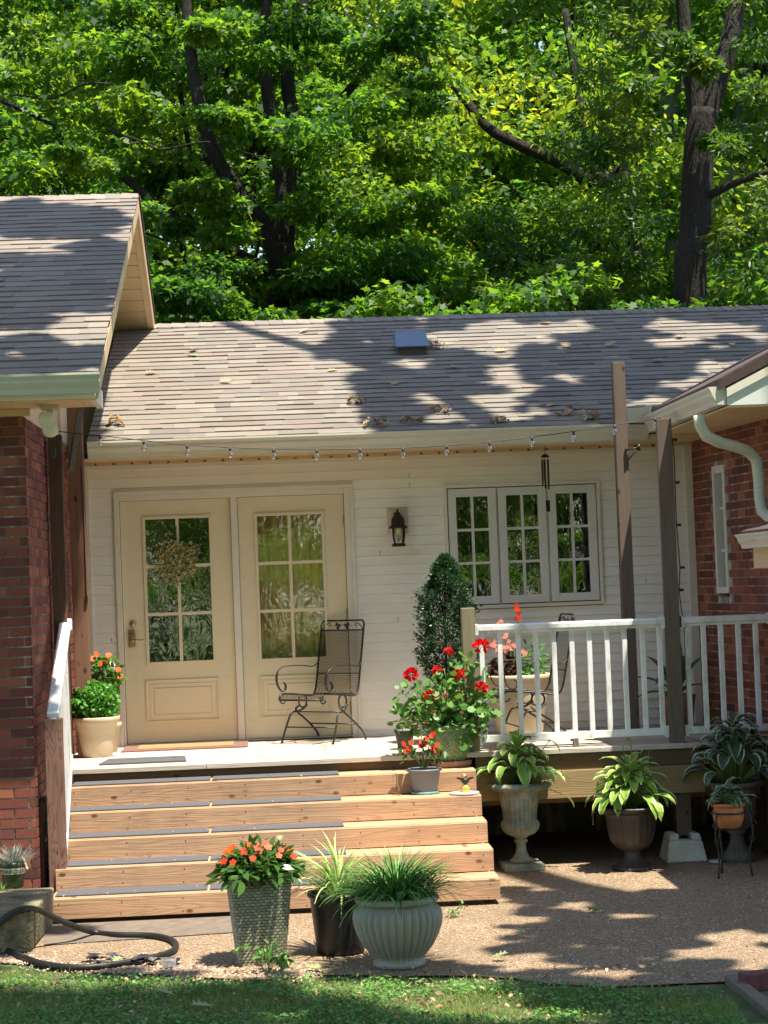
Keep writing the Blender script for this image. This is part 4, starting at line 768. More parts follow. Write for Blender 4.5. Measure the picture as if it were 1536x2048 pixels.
# --- pale lichened trunks behind
def paletree(label, paths, Y0, bk='palebark', nc=26):
    o = thing('pale_oak_tree', label, 'tree', tuple(paths[0][0][0][:2])+(-.5,)); b = MB()
    for P, r0, r1 in paths: limb(b, smooth(P), r0, r1, 10)
    b.build('trunk', bk, o); e = paths[0][0][-1]; leafobj('crown', 'lg_bright', o, [clump(paths[0][0][rng.integers(2, len(paths[0][0]))]+rng.normal(size=3)*[.9, .7, .7]-[0, .5, 0], .6, .3, 120, .13, 'oval', .7) for _ in range(nc)]); return o
B = 13.
def bs(x, Y): p = A(x, 640, Y); p[2] = -.6; return p
paletree('pale grey trunk just left of the forked trunk with a limb reaching left', [([bs(1350, B), A(1352, 600, B), A(1352, 450, B), A(1340, 300, B), A(1345, 150, B), A(1330, 0, B), A(1320, -150, B)], .17, .12), ([A(1340, 300, B), A(1330, 200, B), A(1300, 100, B), A(1270, 50, B), A(1210, 0, B), A(1150, -60, B)], .1, .07)], B)
paletree('pale leaning trunk just right of the forked trunk', [([bs(1400, 12.5), A(1425, 560, 12.5), A(1430, 430, 12.5), A(1470, 300, 12.5), A(1490, 150, 12.5), A(1505, 0, 12.5), A(1515, -150, 12.5)], .14, .1)], 12.5)
paletree('dark fallen looking limb slanting up left behind the roof', [([bs(1300, 11), A(1262, 415, 11), A(1200, 375, 11), A(1110, 320, 11), A(1040, 290, 11), A(970, 250, 11), A(900, 160, 11.2), A(820, 100, 11.3)], .12, .05), ([A(1200, 375, 11), A(1160, 200, 11.4), A(1140, 80, 11.5), A(1130, 20, 11.6)], .08, .05)], 11, 'bark')
# understory saplings just behind the ridge
sp = generic('sapling', 's', 'lg_maple', 'maple', .12, 5.6, 1.7, 1.6, 46, 150, 'bark', rx=.55, rz=.16, flat=.4, tr=.05)
for i, (x, y, rz, sc, l) in enumerate([(-.6, 7.6, 0, 1.0, 'right beside the left gable'), (1.4, 8.2, 1, 1.05, 'left of the roof vent'), (3.4, 8., 2.2, 1.02, 'above the roof vent'), (5., 8.4, 3.1, 1.05, 'left of the forked trunk'), (8., 7.6, 4.2, 1.05, 'at the right end of the ridge'), (2.6, 11.5, 5, 1.25, 'deeper behind the middle of the roof'), (6.2, 11.5, .7, 1.25, 'deeper beside the forked trunk'), (-1.6, 12, .7, 1.25, 'deeper behind the left gable')]):
    r_o = sp if i == 0 else copy_tree(sp); r_o.location = (x, y, -.7); r_o.rotation_euler = (0, 0, rz); r_o.scale = (sc,)*3; r_o['label'] = 'low green maple sapling '+l; r_o['group'] = 'saplings behind the ridge'
# --- trees on the yard side (behind the photographer), seen in the panes
for i, (k, x, y, rz, sc) in enumerate([(1, -3, -31, .4, 1.1), (0, 3.5, -30, 2., 1.1), (1, 9, -33, 3.4, 1.1), (2, -9, -36, 1, 1.1), (2, 16, -36, 2, 1.1), (1, 1, -38, 5, 1.2), (2, 7, -40, 4, 1.2), (0, -14, -33, 4, 1.2), (0, 21, -31, 1, 1.2)]):
    r_o = copy_tree((gA, gB, gC)[k]); r_o.location = (x, y, -1.); r_o.rotation_euler = (0, 0, rz); r_o.scale = (sc,)*3; r_o['label'] = 'green tree across the yard facing the porch, '+RL[i]; r_o['group'] = 'trees across the yard'
G_ = [clump((rng.uniform(-30, 40), rng.uniform(-47, -43), rng.uniform(-1, 18)), 2.4, 1.5, 80, .55, 'oval', .8) for c in range(420)]; tag(leafobj('hedge_wood', 'lg_far', None, G_), 'green wood edge across the yard', 'wood', kind='stuff')
for i, (x, y, sc, l) in enumerate([(-4, -24, 1, 'left'), (-1, -25, .9, 'left of middle'), (2, -24, 1.05, 'in the middle'), (5, -25, .95, 'right of middle'), (8, -24, 1., 'right'), (-7, -26, 1.1, 'far left'), (11, -26, 1.1, 'far right')]):
    r_o = copy_tree(sp); r_o.location = (x, y, -2.4); r_o.rotation_euler = (0, 0, i*1.3); r_o.scale = (sc*1.3, sc*1.3, sc*.8); r_o['label'] = 'low bushy sapling across the yard, '+l; r_o['group'] = 'saplings across the yard'
# --- unseen tree, its leaves placed along sun rays to dapple roof and yard
EX = 1.42
def inell(px, py, L): 
    m = np.zeros(len(px), bool)
    for (cx, cy, rx, ry) in L: m |= ((px-cx)/(rx*EX))**2+((py-cy)/(ry*EX+5*(EX-1)))**2 < 1
    return m
Z_ = lambda L: [(560+a/1.574, 600+c/1.574, d/1.574, e/1.574) for a, c, d, e in L]
ROOF_LIT = Z_([(540, 130, 80, 22), (690, 100, 90, 28), (900, 92, 75, 18), (800, 128, 60, 14), (690, 165, 60, 22), (700, 245, 55, 28), (770, 280, 50, 20), (650, 328, 110, 22), (480, 320, 70, 14), (910, 250, 50, 14), (1330, 98, 140, 17), (1250, 140, 85, 12), (1510, 125, 50, 14), (1400, 220, 95, 20), (1290, 270, 90, 14), (1180, 322, 70, 13), (400, 205, 60, 12), (640, 376, 150, 14), (1210, 75, 60, 10)])
def holes(px, py, k=1.): return (np.sin(px*.031*k+py*.05*k+1.3)+np.sin(px*.017*k-py*.083*k)+np.sin(px*.057*k+py*.021*k+2.)) > 1.75
def roof_shade(px, py):
    e = np.interp(py, [620, 645, 690, 715, 722, 760, 800, 850, 880], [690, 690, 655, 640, 735, 715, 735, 745, 745]); return (px > e) & ~inell(px, py, ROOF_LIT) & ~holes(px, py, 1.1)
LEFT_SH = [(83, 443, 110, 22), (30, 428, 70, 14), (110, 560, 110, 14), (60, 525, 80, 8), (60, 600, 70, 22), (225, 545, 28, 30), (185, 600, 30, 16), (20, 640, 50, 10), (60, 735, 90, 10), (150, 720, 60, 14), (30, 690, 60, 10), (200, 500, 40, 8)]
G_LIT = [(1173, 1757, 150, 20), (1281, 1797, 50, 8), (1150, 1813, 40, 6), (1255, 1834, 45, 6), (975, 1812, 65, 9), (1037, 1838, 50, 6), (1030, 1924, 85, 13), (1180, 1947, 50, 8), (1275, 1947, 50, 7), (1480, 1877, 90, 12), (1445, 1906, 120, 12), (1510, 1935, 60, 16), (985, 1866, 60, 6), (1390, 1765, 60, 8), (760, 1880, 200, 14), (930, 1900, 60, 18), (60, 1960, 90, 16), (230, 1968, 120, 10), (760, 1985, 130, 18), (620, 1965, 60, 10), (900, 2010, 140, 26), (1020, 2035, 120, 16), (1190, 2035, 45, 10), (560, 2040, 60, 8), (520, 1890, 260, 44), (300, 1890, 200, 20), (900, 1840, 110, 14), (300, 1925, 260, 14), (560, 1850, 60, 14), (950, 1960, 90, 9), (1290, 1995, 60, 7), (420, 1965, 60, 8)]
def ground_shade(px, py): return ~inell(px, py, G_LIT) & ~holes(px, py*2.2, .9)
def canopy():
    out = []
    def add(X, Y, Z, t0=8, t1=12): n = len(X); t = rng.uniform(t0, t1, n)[:, None]; out.append(np.stack([X, Y, Z], 1)+SUN*t)
    n = 15000; X = rng.uniform(-.2, 9, n); Y = rng.uniform(-.7, 3.5, n); Z = EZ+MP*(Y-EY); p = proj(np.stack([X, Y, Z], 1)); m = roof_shade(*p); add(X[m], Y[m], Z[m])
    n = 8000; X = rng.uniform(-4, .15, n); Y = rng.uniform(-3.9, 1.4, n); Z = LEZ+LP*(Y-LEY); p = proj(np.stack([X, Y, Z], 1)); m = inell(p[0], p[1], LEFT_SH); add(X[m], Y[m], Z[m], 7, 10)
    n = 36000; X = rng.uniform(-4, 8, n); Y = rng.uniform(-10.5, -1.9, n); Z = np.full(n, G); p = proj(np.stack([X, Y, Z], 1)); m = ground_shade(*p) & ~((X < 2.75) & (Y > -3.75)); add(X[m], Y[m], Z[m], 8, 12)
    # light flecks on the stairs and deck
    n = 500; px = rng.uniform(120, 1500, n); S_ = [(560, 1560, 60, 12), (880, 1680, 90, 16), (330, 1640, 50, 12), (700, 1500, 160, 7), (1000, 1492, 60, 6), (780, 1790, 160, 20), (200, 1815, 60, 10)]
    return np.concatenate(out)
C = canopy(); C = C[np.abs(C[:, 0]) < 30]; n = len(C)
N = rng.normal(size=(n, 3))*.6; N[:, 2] += 1
o = thing('unseen_shade_oak', 'unseen oak overhead, leaves placed to cast shade on roof and yard', 'tree', (9.5, -13, -1)); b = MB()
limb(b, smooth([(9.5, -13, -1), (9.4, -13, 4), (8.8, -12, 8), (7.5, -9, 10.5), (6, -6, 11.5), (5, -2, 12.5), (3, 1, 13.5)]), .4, .08, 10); limb(b, smooth([(8.8, -12, 8), (5, -11, 9), (1, -9, 9.2), (-2, -6, 9)]), .2, .05, 8); b.build('trunk', 'bark', o)
leafobj('crown', 'lg_oak', o, [(C, rng.normal(size=(n, 3)), N, .2*rng.uniform(.8, 1.2, n), 'round', .1, .1)])
# ================================================================== FITTINGS
o = thing('wall_lantern', 'dark bronze lantern with clear bulb mounted between door and window', 'wall lamp', atY(797, 1080, 0))
lx, lz = atY(796, 1060, -.1)[0], atY(796, 1060, 0)[2]; P0 = atY(773, 1017, -.02); P1 = atY(817, 1067, -.02)
b = MB(); b.box(P0[0], P1[0], -.03, -.017, P1[2], P0[2]); b.box(P0[0]+.02, P1[0]-.02, -.042, -.03, P1[2]+.02, P0[2]-.02); MT['plate'] = mat('beige_plate', (.62, .51, .41), .5, .05, 5, .03); b.build('mounting_plate', 'plate', o, bevel=.004)
c = (lx, -.13, atY(797, 1060, -.13)[2]); 
b = MB(); b.lathe([(0, .165), (.008, .16), (.012, .14), (.03, .125), (.052, .10), (.058, .07), (.056, .045), (.075, .03), (.08, .018), (.07, .012), (0, .012)], c, 24); b.build('cap', 'bronze', o)
b = MB(); b.tube(smooth([(lx, -.04, c[2]+.11), (lx, -.07, c[2]+.145), (lx, -.1, c[2]+.17), (lx, -.13, c[2]+.165)]), .009, 8); b.cbox((lx, -.045, c[2]+.1), .055, .03, .1); b.build('bracket_arm', 'bronze', o, bevel=.004)
b = MB(); b.lathe([(.062, .012), (.058, -.04), (.045, -.11)], c, 24); b.build('lamp_glass', 'bulb', o)
for k in range(4):
    a = math.pi/4+k*math.pi/2; b = MB(); b.tube(smooth([(c[0]+math.cos(a)*.068, c[1]+math.sin(a)*.068, c[2]+.015), (c[0]+math.cos(a)*.066, c[1]+math.sin(a)*.066, c[2]-.05), (c[0]+math.cos(a)*.046, c[1]+math.sin(a)*.046, c[2]-.12)]), .0075, 6); b.build('cage_bar', 'bronze', o)
b = MB(); b.lathe([(.0, -.14), (.058, -.138), (.06, -.125), (.05, -.112), (0, -.11)], c, 20); b.build('base', 'bronze', o)
b = MB(); b.lathe([(0, -.085), (.015, -.08), (.024, -.055), (.022, -.03), (.012, -.005), (.012, .012)], c, 16); MT['amber'] = mat('amber_bulb', (.75, .62, .40), .15, .1, 10, 0); b.build('bulb', 'amber', o)
# floodlight
o = thing('floodlight', 'pale double flood lamp under the left wing eave', 'light', atY(100, 815, -3.5)); m_ = atY(100, 800, -3.5); f1 = atY(92, 838, -3.62); f2 = atY(101, 862, -3.55)
b = MB(); b.cbox((m_[0], -3.5, 2.545), .12, .12, .03); b.tube([(m_[0], -3.5, 2.53), (m_[0]-.01, -3.5, 2.49)], .022, 10); b.tube([(m_[0]-.01, -3.5, 2.495), f1+[0, .1, .02]], .016, 8); b.tube([(m_[0]-.01, -3.5, 2.49), f2+[0, .09, .04]], .014, 8); b.build('bracket', 'beigepot', o)
for f, nrm in ((f1, (-.05, -1, -.12)), (f2, (.1, -.85, -.75))):
    b = MB(); b.lathe([(0, .02), (.03, .018), (.05, .006), (.053, 0), (.051, -.01), (.03, -.06), (.018, -.085), (0, -.09)], (0, 0, 0), 24); M_ = Vector(nrm).to_track_quat('Z', 'Y').to_matrix(); b.v = [tuple(M_@Vector(v)+Vector(f)) for v in b.v]; b.build('lamp_head', 'lamp', o)
# string lights
SLP = [(108, 862), (160, 867), (200, 871), (287, 881), (374, 890), (460, 895), (547, 898), (633, 899), (720, 898), (806, 896), (893, 891), (979, 884), (1064, 874), (1147, 863), (1229, 850), (1322, 836)]
o = thing('string_lights', 'string of clear bulbs hung in front of the porch eave', 'string lights', atY(700, 905, -1.95)); YS = lambda x: -2.08+.18*(x-108)/1214
pts = [atY(x, y, YS(x)) for x, y in SLP]; down = [atY(x, y, -1.84) for x, y in ((1345, 880), (1350, 965), (1353, 1050), (1360, 1135), (1358, 1180), (1366, 1240))]
b = MB(); b.tube(smooth(pts, 2), .0035, 6); b.tube(smooth([pts[-1]]+down, 2), .004, 6); b.build('cable', 'chime', o)
bp_ = None
for x, y in SLP[2:15]+[(1310, 836)]:
    q = atY(x, y, YS(x)); b = MB(); b.lathe([(.0, .0), (.009, -.002), (.0095, -.026), (.008, -.028), (0, -.028)], q, 10); s1 = b.build('socket', 'plastic', o)
    b = MB(); b.lathe([(.007, -.028), (.010, -.036), (.017, -.048), (.0185, -.058), (.015, -.069), (.007, -.075), (0, -.076)], q, 14); b.build('bulb', 'bulb', o)
for q in down[:5]: b = MB(); b.cbox(q+[.015, -.01, 0], .035, .02, .02); b.build('socket', 'plastic', o)
q = atY(107, 905, -3.2); b = MB(); b.cbox(q, .03, .03, .06); b.tube([q+[0, 0, .03], q+[.01, 0, .1], (pts[0][0], -3.0, pts[0][2]+.02), pts[0]], .004, 6); b.build('plug', 'plastic', o)
# wind chime
o = thing('wind_chime', 'dark wind chime hanging from the soffit before the triple window', 'wind chime', atY(1092, 1000, -.35)); q = atY(1090, 912, -.35); b = MB()
b.lathe([(0, .02), (.02, .012), (.036, -.005), (.036, -.012), (0, -.012)], q, 16); b.tube([(q[0], -.35, 2.385), q+[0, 0, .02]], .002, 5); b.build('top_plate', 'chime', o)
for k in range(5):
    a = k*1.257+.4; L_ = (.20, .24, .22, .18, .25)[k]; p = q+[.027*math.cos(a), .027*math.sin(a), 0]; b = MB(); b.tube([p-[0, 0, .03], p-[0, 0, .03+L_]], .007, 8); b.tube([p, p-[0, 0, .03]], .001, 4); b.build('chime_tube', 'chime', o)
p = atY(1096, 1012, -.35); b = MB(); b.tube([q, p], .0012, 4); b.cbox(p, .035, .006, .095, .2); b.build('wind_sail', 'chime', o)
# wreath
wc = atY(354, 1122, -.02); o = thing('wreath', 'small round wreath of cream edged rosettes on the left door', 'wreath', wc); b = MB()
def ringcup(b, c, r, nrm, ci, co):
    n = Vector(nrm).normalized(); u_ = n.orthogonal().normalized(); v_ = n.cross(u_); k = 9; c = Vector(c)
    R1 = [c+(u_*math.cos(2*math.pi*i/k)+v_*math.sin(2*math.pi*i/k))*r*.72 for i in range(k)]; R2 = [c+n*r*.35+(u_*math.cos(2*math.pi*i/k)+v_*math.sin(2*math.pi*i/k))*r for i in range(k)]
    b.col = ci; b.poly(R1); b.col = co
    for i in range(k): b.quad(R1[i], R1[(i+1) % k], R2[(i+1) % k], R2[i])
for i in range(420):
    a = rng.uniform(0, 2*math.pi); rr = (.118+.014*math.sin(a*3+1))+rng.normal()*.042; z_ = -.03+rng.normal()*.012; br = rng.uniform(.75, 1.1)
    ringcup(b, (wc[0]+rr*math.cos(a)*.98, z_-.01, wc[2]+rr*math.sin(a)), rng.uniform(.011, .017), (rng.normal()*.5, -1, rng.normal()*.5), tuple(np.array([.22, .21, .07])*br), tuple(np.array([.80, .76, .42])*br))
for i in range(16): a = rng.uniform(0, 6.28); b.col = (.62, .55, .28); b.cbox((wc[0]+.12*math.cos(a), -.05, wc[2]+.12*math.sin(a)), .016, .01, .016, a)
b.build('rosettes', 'wreathl', o); b = MB(); b.tube([(wc[0]+.12*math.cos(k*.3), -.012, wc[2]+.12*math.sin(k*.3)) for k in range(21)], .01, 6, closed=True); b.tube([(wc[0], -.01, wc[2]+.12), atY(352, 1052, -.006)], .003, 5); b.build('ring', 'chime', o)
# ================================================================== CHAIRS
def chair(loc, rz, label):
    o = thing('mesh_chair', label, 'chair', (0, 0, 0), 'black wrought iron chairs on the deck'); r = .008; W_ = .225; o['label'] = label
    sF = (-.24, .40); sB = (.20, .37); tB = (.335, .985)   # (y,z) seat front, seat back, back top
    prof = smooth([(0, -.262, .36), (0, -.25, .395), (0, -.20, .408), (0, 0, .39), (0, .15, .372), (0, .205, .40), (0, .235, .50), (0, .28, .72), (0, .335, .985)], 4)
    b = MB()
    for s in (-1, 1): b.tube([(s*W_, p[1], p[2]) for p in prof[:-1]]+[(s*(W_-.0), .33, .96), (s*(W_-.02), .338, .985)], r, 8)
    b.tube([(-W_+.02, .338, .985), (W_-.02, .338, .985)], r, 8); b.tube([(-W_, .318, .905), (W_, .318, .905)], r*.8, 8); b.tube([(-W_, -.262, .36), (W_, -.262, .36)], r, 8); b.tube([(-W_, .20, .385), (W_, .20, .385)], r*.7, 6); b.tube([(-W_, .245, .55), (W_, .245, .55)], .004, 6)
    b.build('frame', 'iron', o, local=True)
    # mesh following the profile
    P = np.array(prof); d = np.concatenate([[0], np.cumsum(np.linalg.norm(np.diff(P, axis=0), axis=1))]); Lt = np.interp(.905, P[20:, 2], d[20:]); 
    def pt(u, s): return np.array([u, np.interp(s, d, P[:, 1]), np.interp(s, d, P[:, 2])])
    b = MB(); cell = .031; nn = int((2*W_+Lt)/cell)
    def strip(u0, s0, du, ds, n):
        for i in range(n):
            a = pt(u0+du*i/n, s0+ds*i/n); c_ = pt(u0+du*(i+1)/n, s0+ds*(i+1)/n); w_ = np.array([.002, 0, 0]); b.quad(a-w_, a+w_, c_+w_, c_-w_)
    for k in range(-int(2*W_/cell*2), int(Lt/cell)+1):
        s0 = k*cell; u0, u1 = -W_, W_; sl_ = 2.*2*W_
        # diagonal lines s = s0 + 2*(u+W)
        a = max(0, -s0/2); c_ = min(2*W_, (Lt-s0)/2)
        if c_ > a: nseg = max(2, int((c_-a)/.03)); strip(-W_+a, s0+2*a, c_-a, 2*(c_-a), nseg); strip(W_-a, s0+2*a, -(c_-a), 2*(c_-a), nseg)
    b.build('wire_mesh', 'iron', o, local=True)
    b = MB()   # ivy scroll at the top
    for s in (-1, 1):
        b.tube([(s*(W_-.01), .325, .91), (s*(W_-.05), .33, .955), (s*(W_-.09), .333, .965), (s*(W_-.10), .333, .945), (s*(W_-.075), .332, .94)], .004, 6)
        for (x, z, a) in ((s*.035, .945, 0), (s*.06, .955, 1), (s*.05, .925, 2)): b.poly([(x+q*math.cos(a+t)*.022, .325, z+q*math.sin(a+t)*.022) for t, q in ((0, 1), (.6, .5), (1.25, 1), (1.9, .5), (2.5, 1), (3.1, .5), (3.8, 1), (4.4, .5), (5.0, 1), (5.65, .5))])
    b.tube([(-.10, .333, .945), (-.05, .333, .935), (0, .333, .95), (.05, .333, .935), (.10, .333, .945)], .003, 6); b.build('ivy_scroll', 'iron', o, local=True)
    for s in (-1, 1):
        b = MB(); X = s*(W_+.02); b.tube(smooth([(s*W_, .258, .64), (X, .21, .61), (X+s*.015, .10, .625), (X+s*.02, -.05, .63), (X+s*.02, -.16, .625), (X+s*.015, -.235, .58), (X+s*.01, -.25, .50), (X, -.215, .435), (X, -.165, .43), (X, -.15, .47), (X, -.175, .50)], 4), .013, 8, flat=(0, 0, 1)); b.build('arm', 'iron', o, local=True)
        b = MB(); x = s*(W_-.015); b.tube([(x, .02+.052*math.cos(t), .335+.052*math.sin(t)) for t in np.linspace(-.6, 6.9, 26)], .0075, 8); b.tube([(x, -.235+.035*math.cos(t), .365+.035*math.sin(t)) for t in np.linspace(1.5, 6., 14)], .006, 6); b.build('spring', 'iron', o, local=True)
        b = MB(); xo = s*(W_+.02); b.tube(smooth([(x, .08, .30), (s*(W_-.0), .03, .265), (xo, -.02, .25), (xo, -.09, .24), (s*(W_+.035), -.14, .14), (s*(W_+.045), -.20, .0)], 3), .0085, 8); b.disc((s*(W_+.045), -.20, .002), .018, 12); b.build('leg', 'iron', o, local=True)
        b = MB(); b.tube(smooth([(x, -.03, .30), (xo, -.03, .262), (xo, .12, .16), (xo, .23, .07), (s*(W_+.02), .27, .0)], 3), .0085, 8); b.disc((s*(W_+.02), .27, .002), .018, 12); b.build('leg', 'iron', o, local=True)
    b = MB(); b.tube([(-W_-.02, .14, .14), (W_+.02, .14, .14)], .006, 6); b.tube([(-W_-.035, -.14, .13), (W_+.035, -.14, .13)], .006, 6); b.tube([(-W_-.02, -.05, .25), (W_+.02, -.05, .25)], .006, 6); b.build('stretcher', 'iron', o, local=True)
    o.location = loc; o.rotation_euler = (0, 0, rz); return o
chair((1.60, -.36, 0), R(-40), 'black wrought iron mesh armchair in front of the doors')
chair((3.23, -1.12, 0), R(-84), 'black wrought iron mesh armchair half hidden behind the railing')
# ================================================================== POTS AND PLANTS
def soil(o, c, r, z): b = MB(); b.lathe([(0, z+.01), (r*.6, z+.012), (r, z)], c, 24); return b.build('soil', 'soil', o)
def potx(name, label, m, c, prof, fl=None, n=40, rim=None, sq=0, rimm=None, cat='potted plant', group=None):
    o = thing(name, label, cat, c, group); b = MB(); b.lathe(prof, c, n, fl, sq); b.build('pot', m, o)
    if rim: b = MB(); b.lathe(rim, c, n, None, sq); b.build('rim', rimm or m, o)
    return o
def blade(b, p0, az, L, rise, w_, n=6, c0=(.1, .2, .04), c1=None, fold=.3, twist=0., arc=1.6, wave=0, shape='leaf', pet=0.):
    """arching leaf: starts up at angle rise, bends over by arc"""
    p = np.array(p0, float); th = rise; P = [p.copy()]; T = []; m = n; L0 = L/m
    if pet > 0:
        pass
    for i in range(m): d = np.array([math.cos(az)*math.cos(th), math.sin(az)*math.cos(th), math.sin(th)]); T.append(d); p = p+d*L0; P.append(p.copy()); th -= arc/m
    T.append(T[-1]); sd = np.array([-math.sin(az), math.cos(az), 0]); rows = []
    for i, q in enumerate(P):
        f = i/m
        if shape == 'leaf': ww = w_*math.sin(math.pi*min(1, f*.9+.1))**.8*(1-.15*f) if f < 1 else 0
        else: ww = w_*(1-.9*f**2.2)
        up = np.cross(T[i], sd); up = -up if up[2] < 0 else up; wv = wave*math.sin(i*2.3+az*5)
        rows.append([q-sd*ww+up*(ww*fold+wv), q-sd*ww*.8+up*ww*fold*.6, q, q+sd*ww*.8+up*ww*fold*.6, q+sd*ww+up*(ww*fold-wv)] if c1 and shape == 'leaf' else [q-sd*ww+up*ww*fold, q, q+sd*ww+up*ww*fold])
    for i in range(m):
        K = len(rows[0])-1
        for k in range(K):
            b.col = (c1 if c1 and ((K == 4 and k in (0, 3)) or (K == 2 and k == 0)) else c0)
            b.quad(rows[i][k], rows[i][k+1], rows[i+1][k+1], rows[i+1][k])
def hosta(o, c, n, Lr, rad, hgt, cg, ce, w_=.045, seed=0, name='foliage'):
    b = MB(); b.smooth = True; s = MB()
    for i in range(n):
        az = i*2.4+rng.normal()*.4; f = (i+.5)/n; rise = 1.45-1.15*f+rng.normal()*.25; r0 = rad*f*.9; h = hgt*(1-.75*f)*rng.uniform(.75, 1.1)
        q0 = np.array(c)+[r0*.2*math.cos(az), r0*.2*math.sin(az), 0]; q1 = np.array(c)+[r0*math.cos(az), r0*math.sin(az), h]; s.tube([q0, (q0+q1)/2+[0, 0, .02], q1], .003, 5)
        k = rng.uniform(.75, 1.2); blade(b, q1, az, rng.uniform(*Lr), rise*.55+rng.normal()*.25, w_*rng.uniform(.8, 1.25), 7, tuple(np.array(cg)*k), tuple(np.array(ce)*rng.uniform(.85, 1.1)), fold=.35, arc=rng.uniform(1.2, 2.2), wave=.004)
    b.build(name, 'hosta', o); s.build('stalks', 'stem', o)
def flower_part(o, m, c, r, n=5, nrm=(0, 0, 1), rows=1, ball=False):
    if ball: k = 46; d = rdir(k, .5); C_ = np.array(c)+d*r*.55*[1, 1, .75]; g = [(C_, d+rng.normal(size=(k, 3))*.5, rdir(k, 1.), r*.75, 'petal', .1, .1)]
    else:
        nv = Vector(nrm).normalized(); u_ = nv.orthogonal().normalized(); v_ = nv.cross(u_); D = []; 
        for i in range(n): a = 2*math.pi*i/n; D.append(u_*math.cos(a)+v_*math.sin(a)+nv*.15)
        D = np.array(D); g = [(np.tile(np.array(c), (n, 1)), D, np.tile(np.array(nv), (n, 1)), r, 'petal', .1, .08)]
    return leafobj('flower', m, o, g)
def stems(o, c, tips, r=.0025, m='stem', bend=.03):
    s = MB()
    for t in tips: q = np.array(c)+rng.normal(size=3)*[.02, .02, 0]; s.tube(smooth([q, q*.45+np.array(t)*.55+[0, 0, bend], np.array(t)], 3), r, 5)
    return s.build('stems', m, o)
def dome(c, n, r, h, size, tpl, zoff=0, out=1., flat=.5, shell=.5):
    d = rdir(n, .25); d[:, 2] = np.abs(d[:, 2]); C_ = np.array(c)+d*rng.uniform(shell, 1, (n, 1))*[r, r, h]+[0, 0, zoff]; D = d*out+rng.normal(size=(n, 3))*.5; D[:, 2] -= .3; N = d*.6+rng.normal(size=(n, 3))*flat; N[:, 2] += .8
    return (C_, D, N, size*rng.uniform(.7, 1.3, n), tpl, .25, .15)
# stone urn with hosta
def foot(px, py): return atZ(px, py, G)
c = foot(1044, 1738); c[2] = G
o = potx('stone_urn', 'aged fluted stone urn holding a light green hosta beside the stairs', 'stone', c, [(.075, .05), (.085, .055), (.09, .07), (.06, .09), (.04, .13), (.035, .19), (.05, .205), (.052, .215), (.035, .225), (.06, .245), (.10, .262), (.125, .29), (.138, .325), (.13, .355), (.115, .365), (.118, .40), (.13, .48), (.15, .575), (.16, .59)], (22, .12, .26, .57), 176)
b = MB(); b.cbox(c+[0, 0, .025], .30, .30, .05, .05); b.build('plinth', 'stone', o, bevel=.008)
b = MB(); b.lathe([(.15, .58), (.19, .585), (.225, .60), (.238, .615), (.24, .625), (.225, .64), (.19, .645), (.18, .62), (.165, .60)], c, 60, (30, .06, .59, .63)); b.build('rim', 'stone', o); soil(o, c, .185, .615)
hosta(o, c+[0, 0, .62], 54, (.13, .22), .22, .30, (.20, .37, .06), (.55, .68, .30), .046)
for (x, y) in ((1120, 1540), (1128, 1590), (1100, 1480)): b = MB(); b.smooth = True; e_ = atY(x, y, c[1]-.1); blade(b, e_, 0.2, .13, -.6, .025, 6, (.25, .36, .08), (.6, .62, .35), arc=.8); b.build('drooping_leaf', 'hosta', o)
stems(o, c+[0, 0, .62], [atY(x, y, c[1]-.1) for x, y in ((1120, 1540), (1128, 1590), (1100, 1480))], .003)
# dark urn with hosta
c = foot(1266, 1738); c[2] = G
o = potx('dark_urn', 'dark brown bell shaped urn holding a bright trailing hosta', 'bronzepot', c, [(.115, .0), (.15, .0), (.152, .02), (.13, .03), (.09, .055), (.06, .10), (.055, .13), (.075, .14), (.12, .165), (.155, .215), (.172, .29), (.178, .37), (.19, .40), (.20, .415)], (20, .045, .2, .37), 80)
b = MB(); b.lathe([(.19, .41), (.225, .42), (.25, .445), (.252, .46), (.235, .465), (.215, .455), (.205, .43)], c, 80, (26, .03, .41, .462)); b.build('rim', 'plastic', o); soil(o, c, .21, .43)
hosta(o, c+[0, 0, .43], 84, (.16, .27), .2, .32, (.25, .44, .06), (.60, .72, .30), .035)
b = MB(); b.smooth = True; tips = [atY(x, y, c[1]) for x, y in ((1245, 1490), (1262, 1478), (1300, 1500), (1292, 1520))]
for i, t in enumerate(tips): blade(b, t, .3+i*1.4, .09, .4, .025, 6, (.24, .38, .12), (.5, .6, .3), arc=1.9)
b.build('top_leaf', 'hosta', o); stems(o, c+[0, 0, .44], tips, .0035, bend=0)
# stone urn in the shade with the big hosta, right
c = foot(1476, 1722); c[1] = c[1]; c[2] = G
o = potx('stone_urn', 'shaded stone urn holding a large white edged hosta at the right', 'stone', c, [(.12, 0), (.13, .03), (.12, .05), (.08, .08), (.05, .14), (.045, .2), (.07, .22), (.05, .24), (.08, .27), (.13, .31), (.15, .36), (.14, .40), (.155, .5), (.17, .55)], (20, .1, .06, .5), 60)
b = MB(); b.lathe([(.165, .54), (.2, .555), (.225, .575), (.22, .59), (.18, .59), (.17, .56)], c, 48); b.build('rim', 'stone', o); soil(o, c, .18, .56)
MT['shadestone'] = mat('shade_darkened_stone', (.11, .10, .075), .9, .3, 12, .5, 70); o.children[0].data.materials[0] = MT['shadestone']; o.children[1].data.materials[0] = MT['shadestone']  # stone colour darkened on this urn and rim to paint in its shade
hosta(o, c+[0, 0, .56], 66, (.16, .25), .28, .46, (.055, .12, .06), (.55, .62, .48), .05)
b = MB(); b.smooth = True; tips = [atY(x, y, c[1]) for x, y in ((1443, 1440), (1500, 1455), (1480, 1452))]
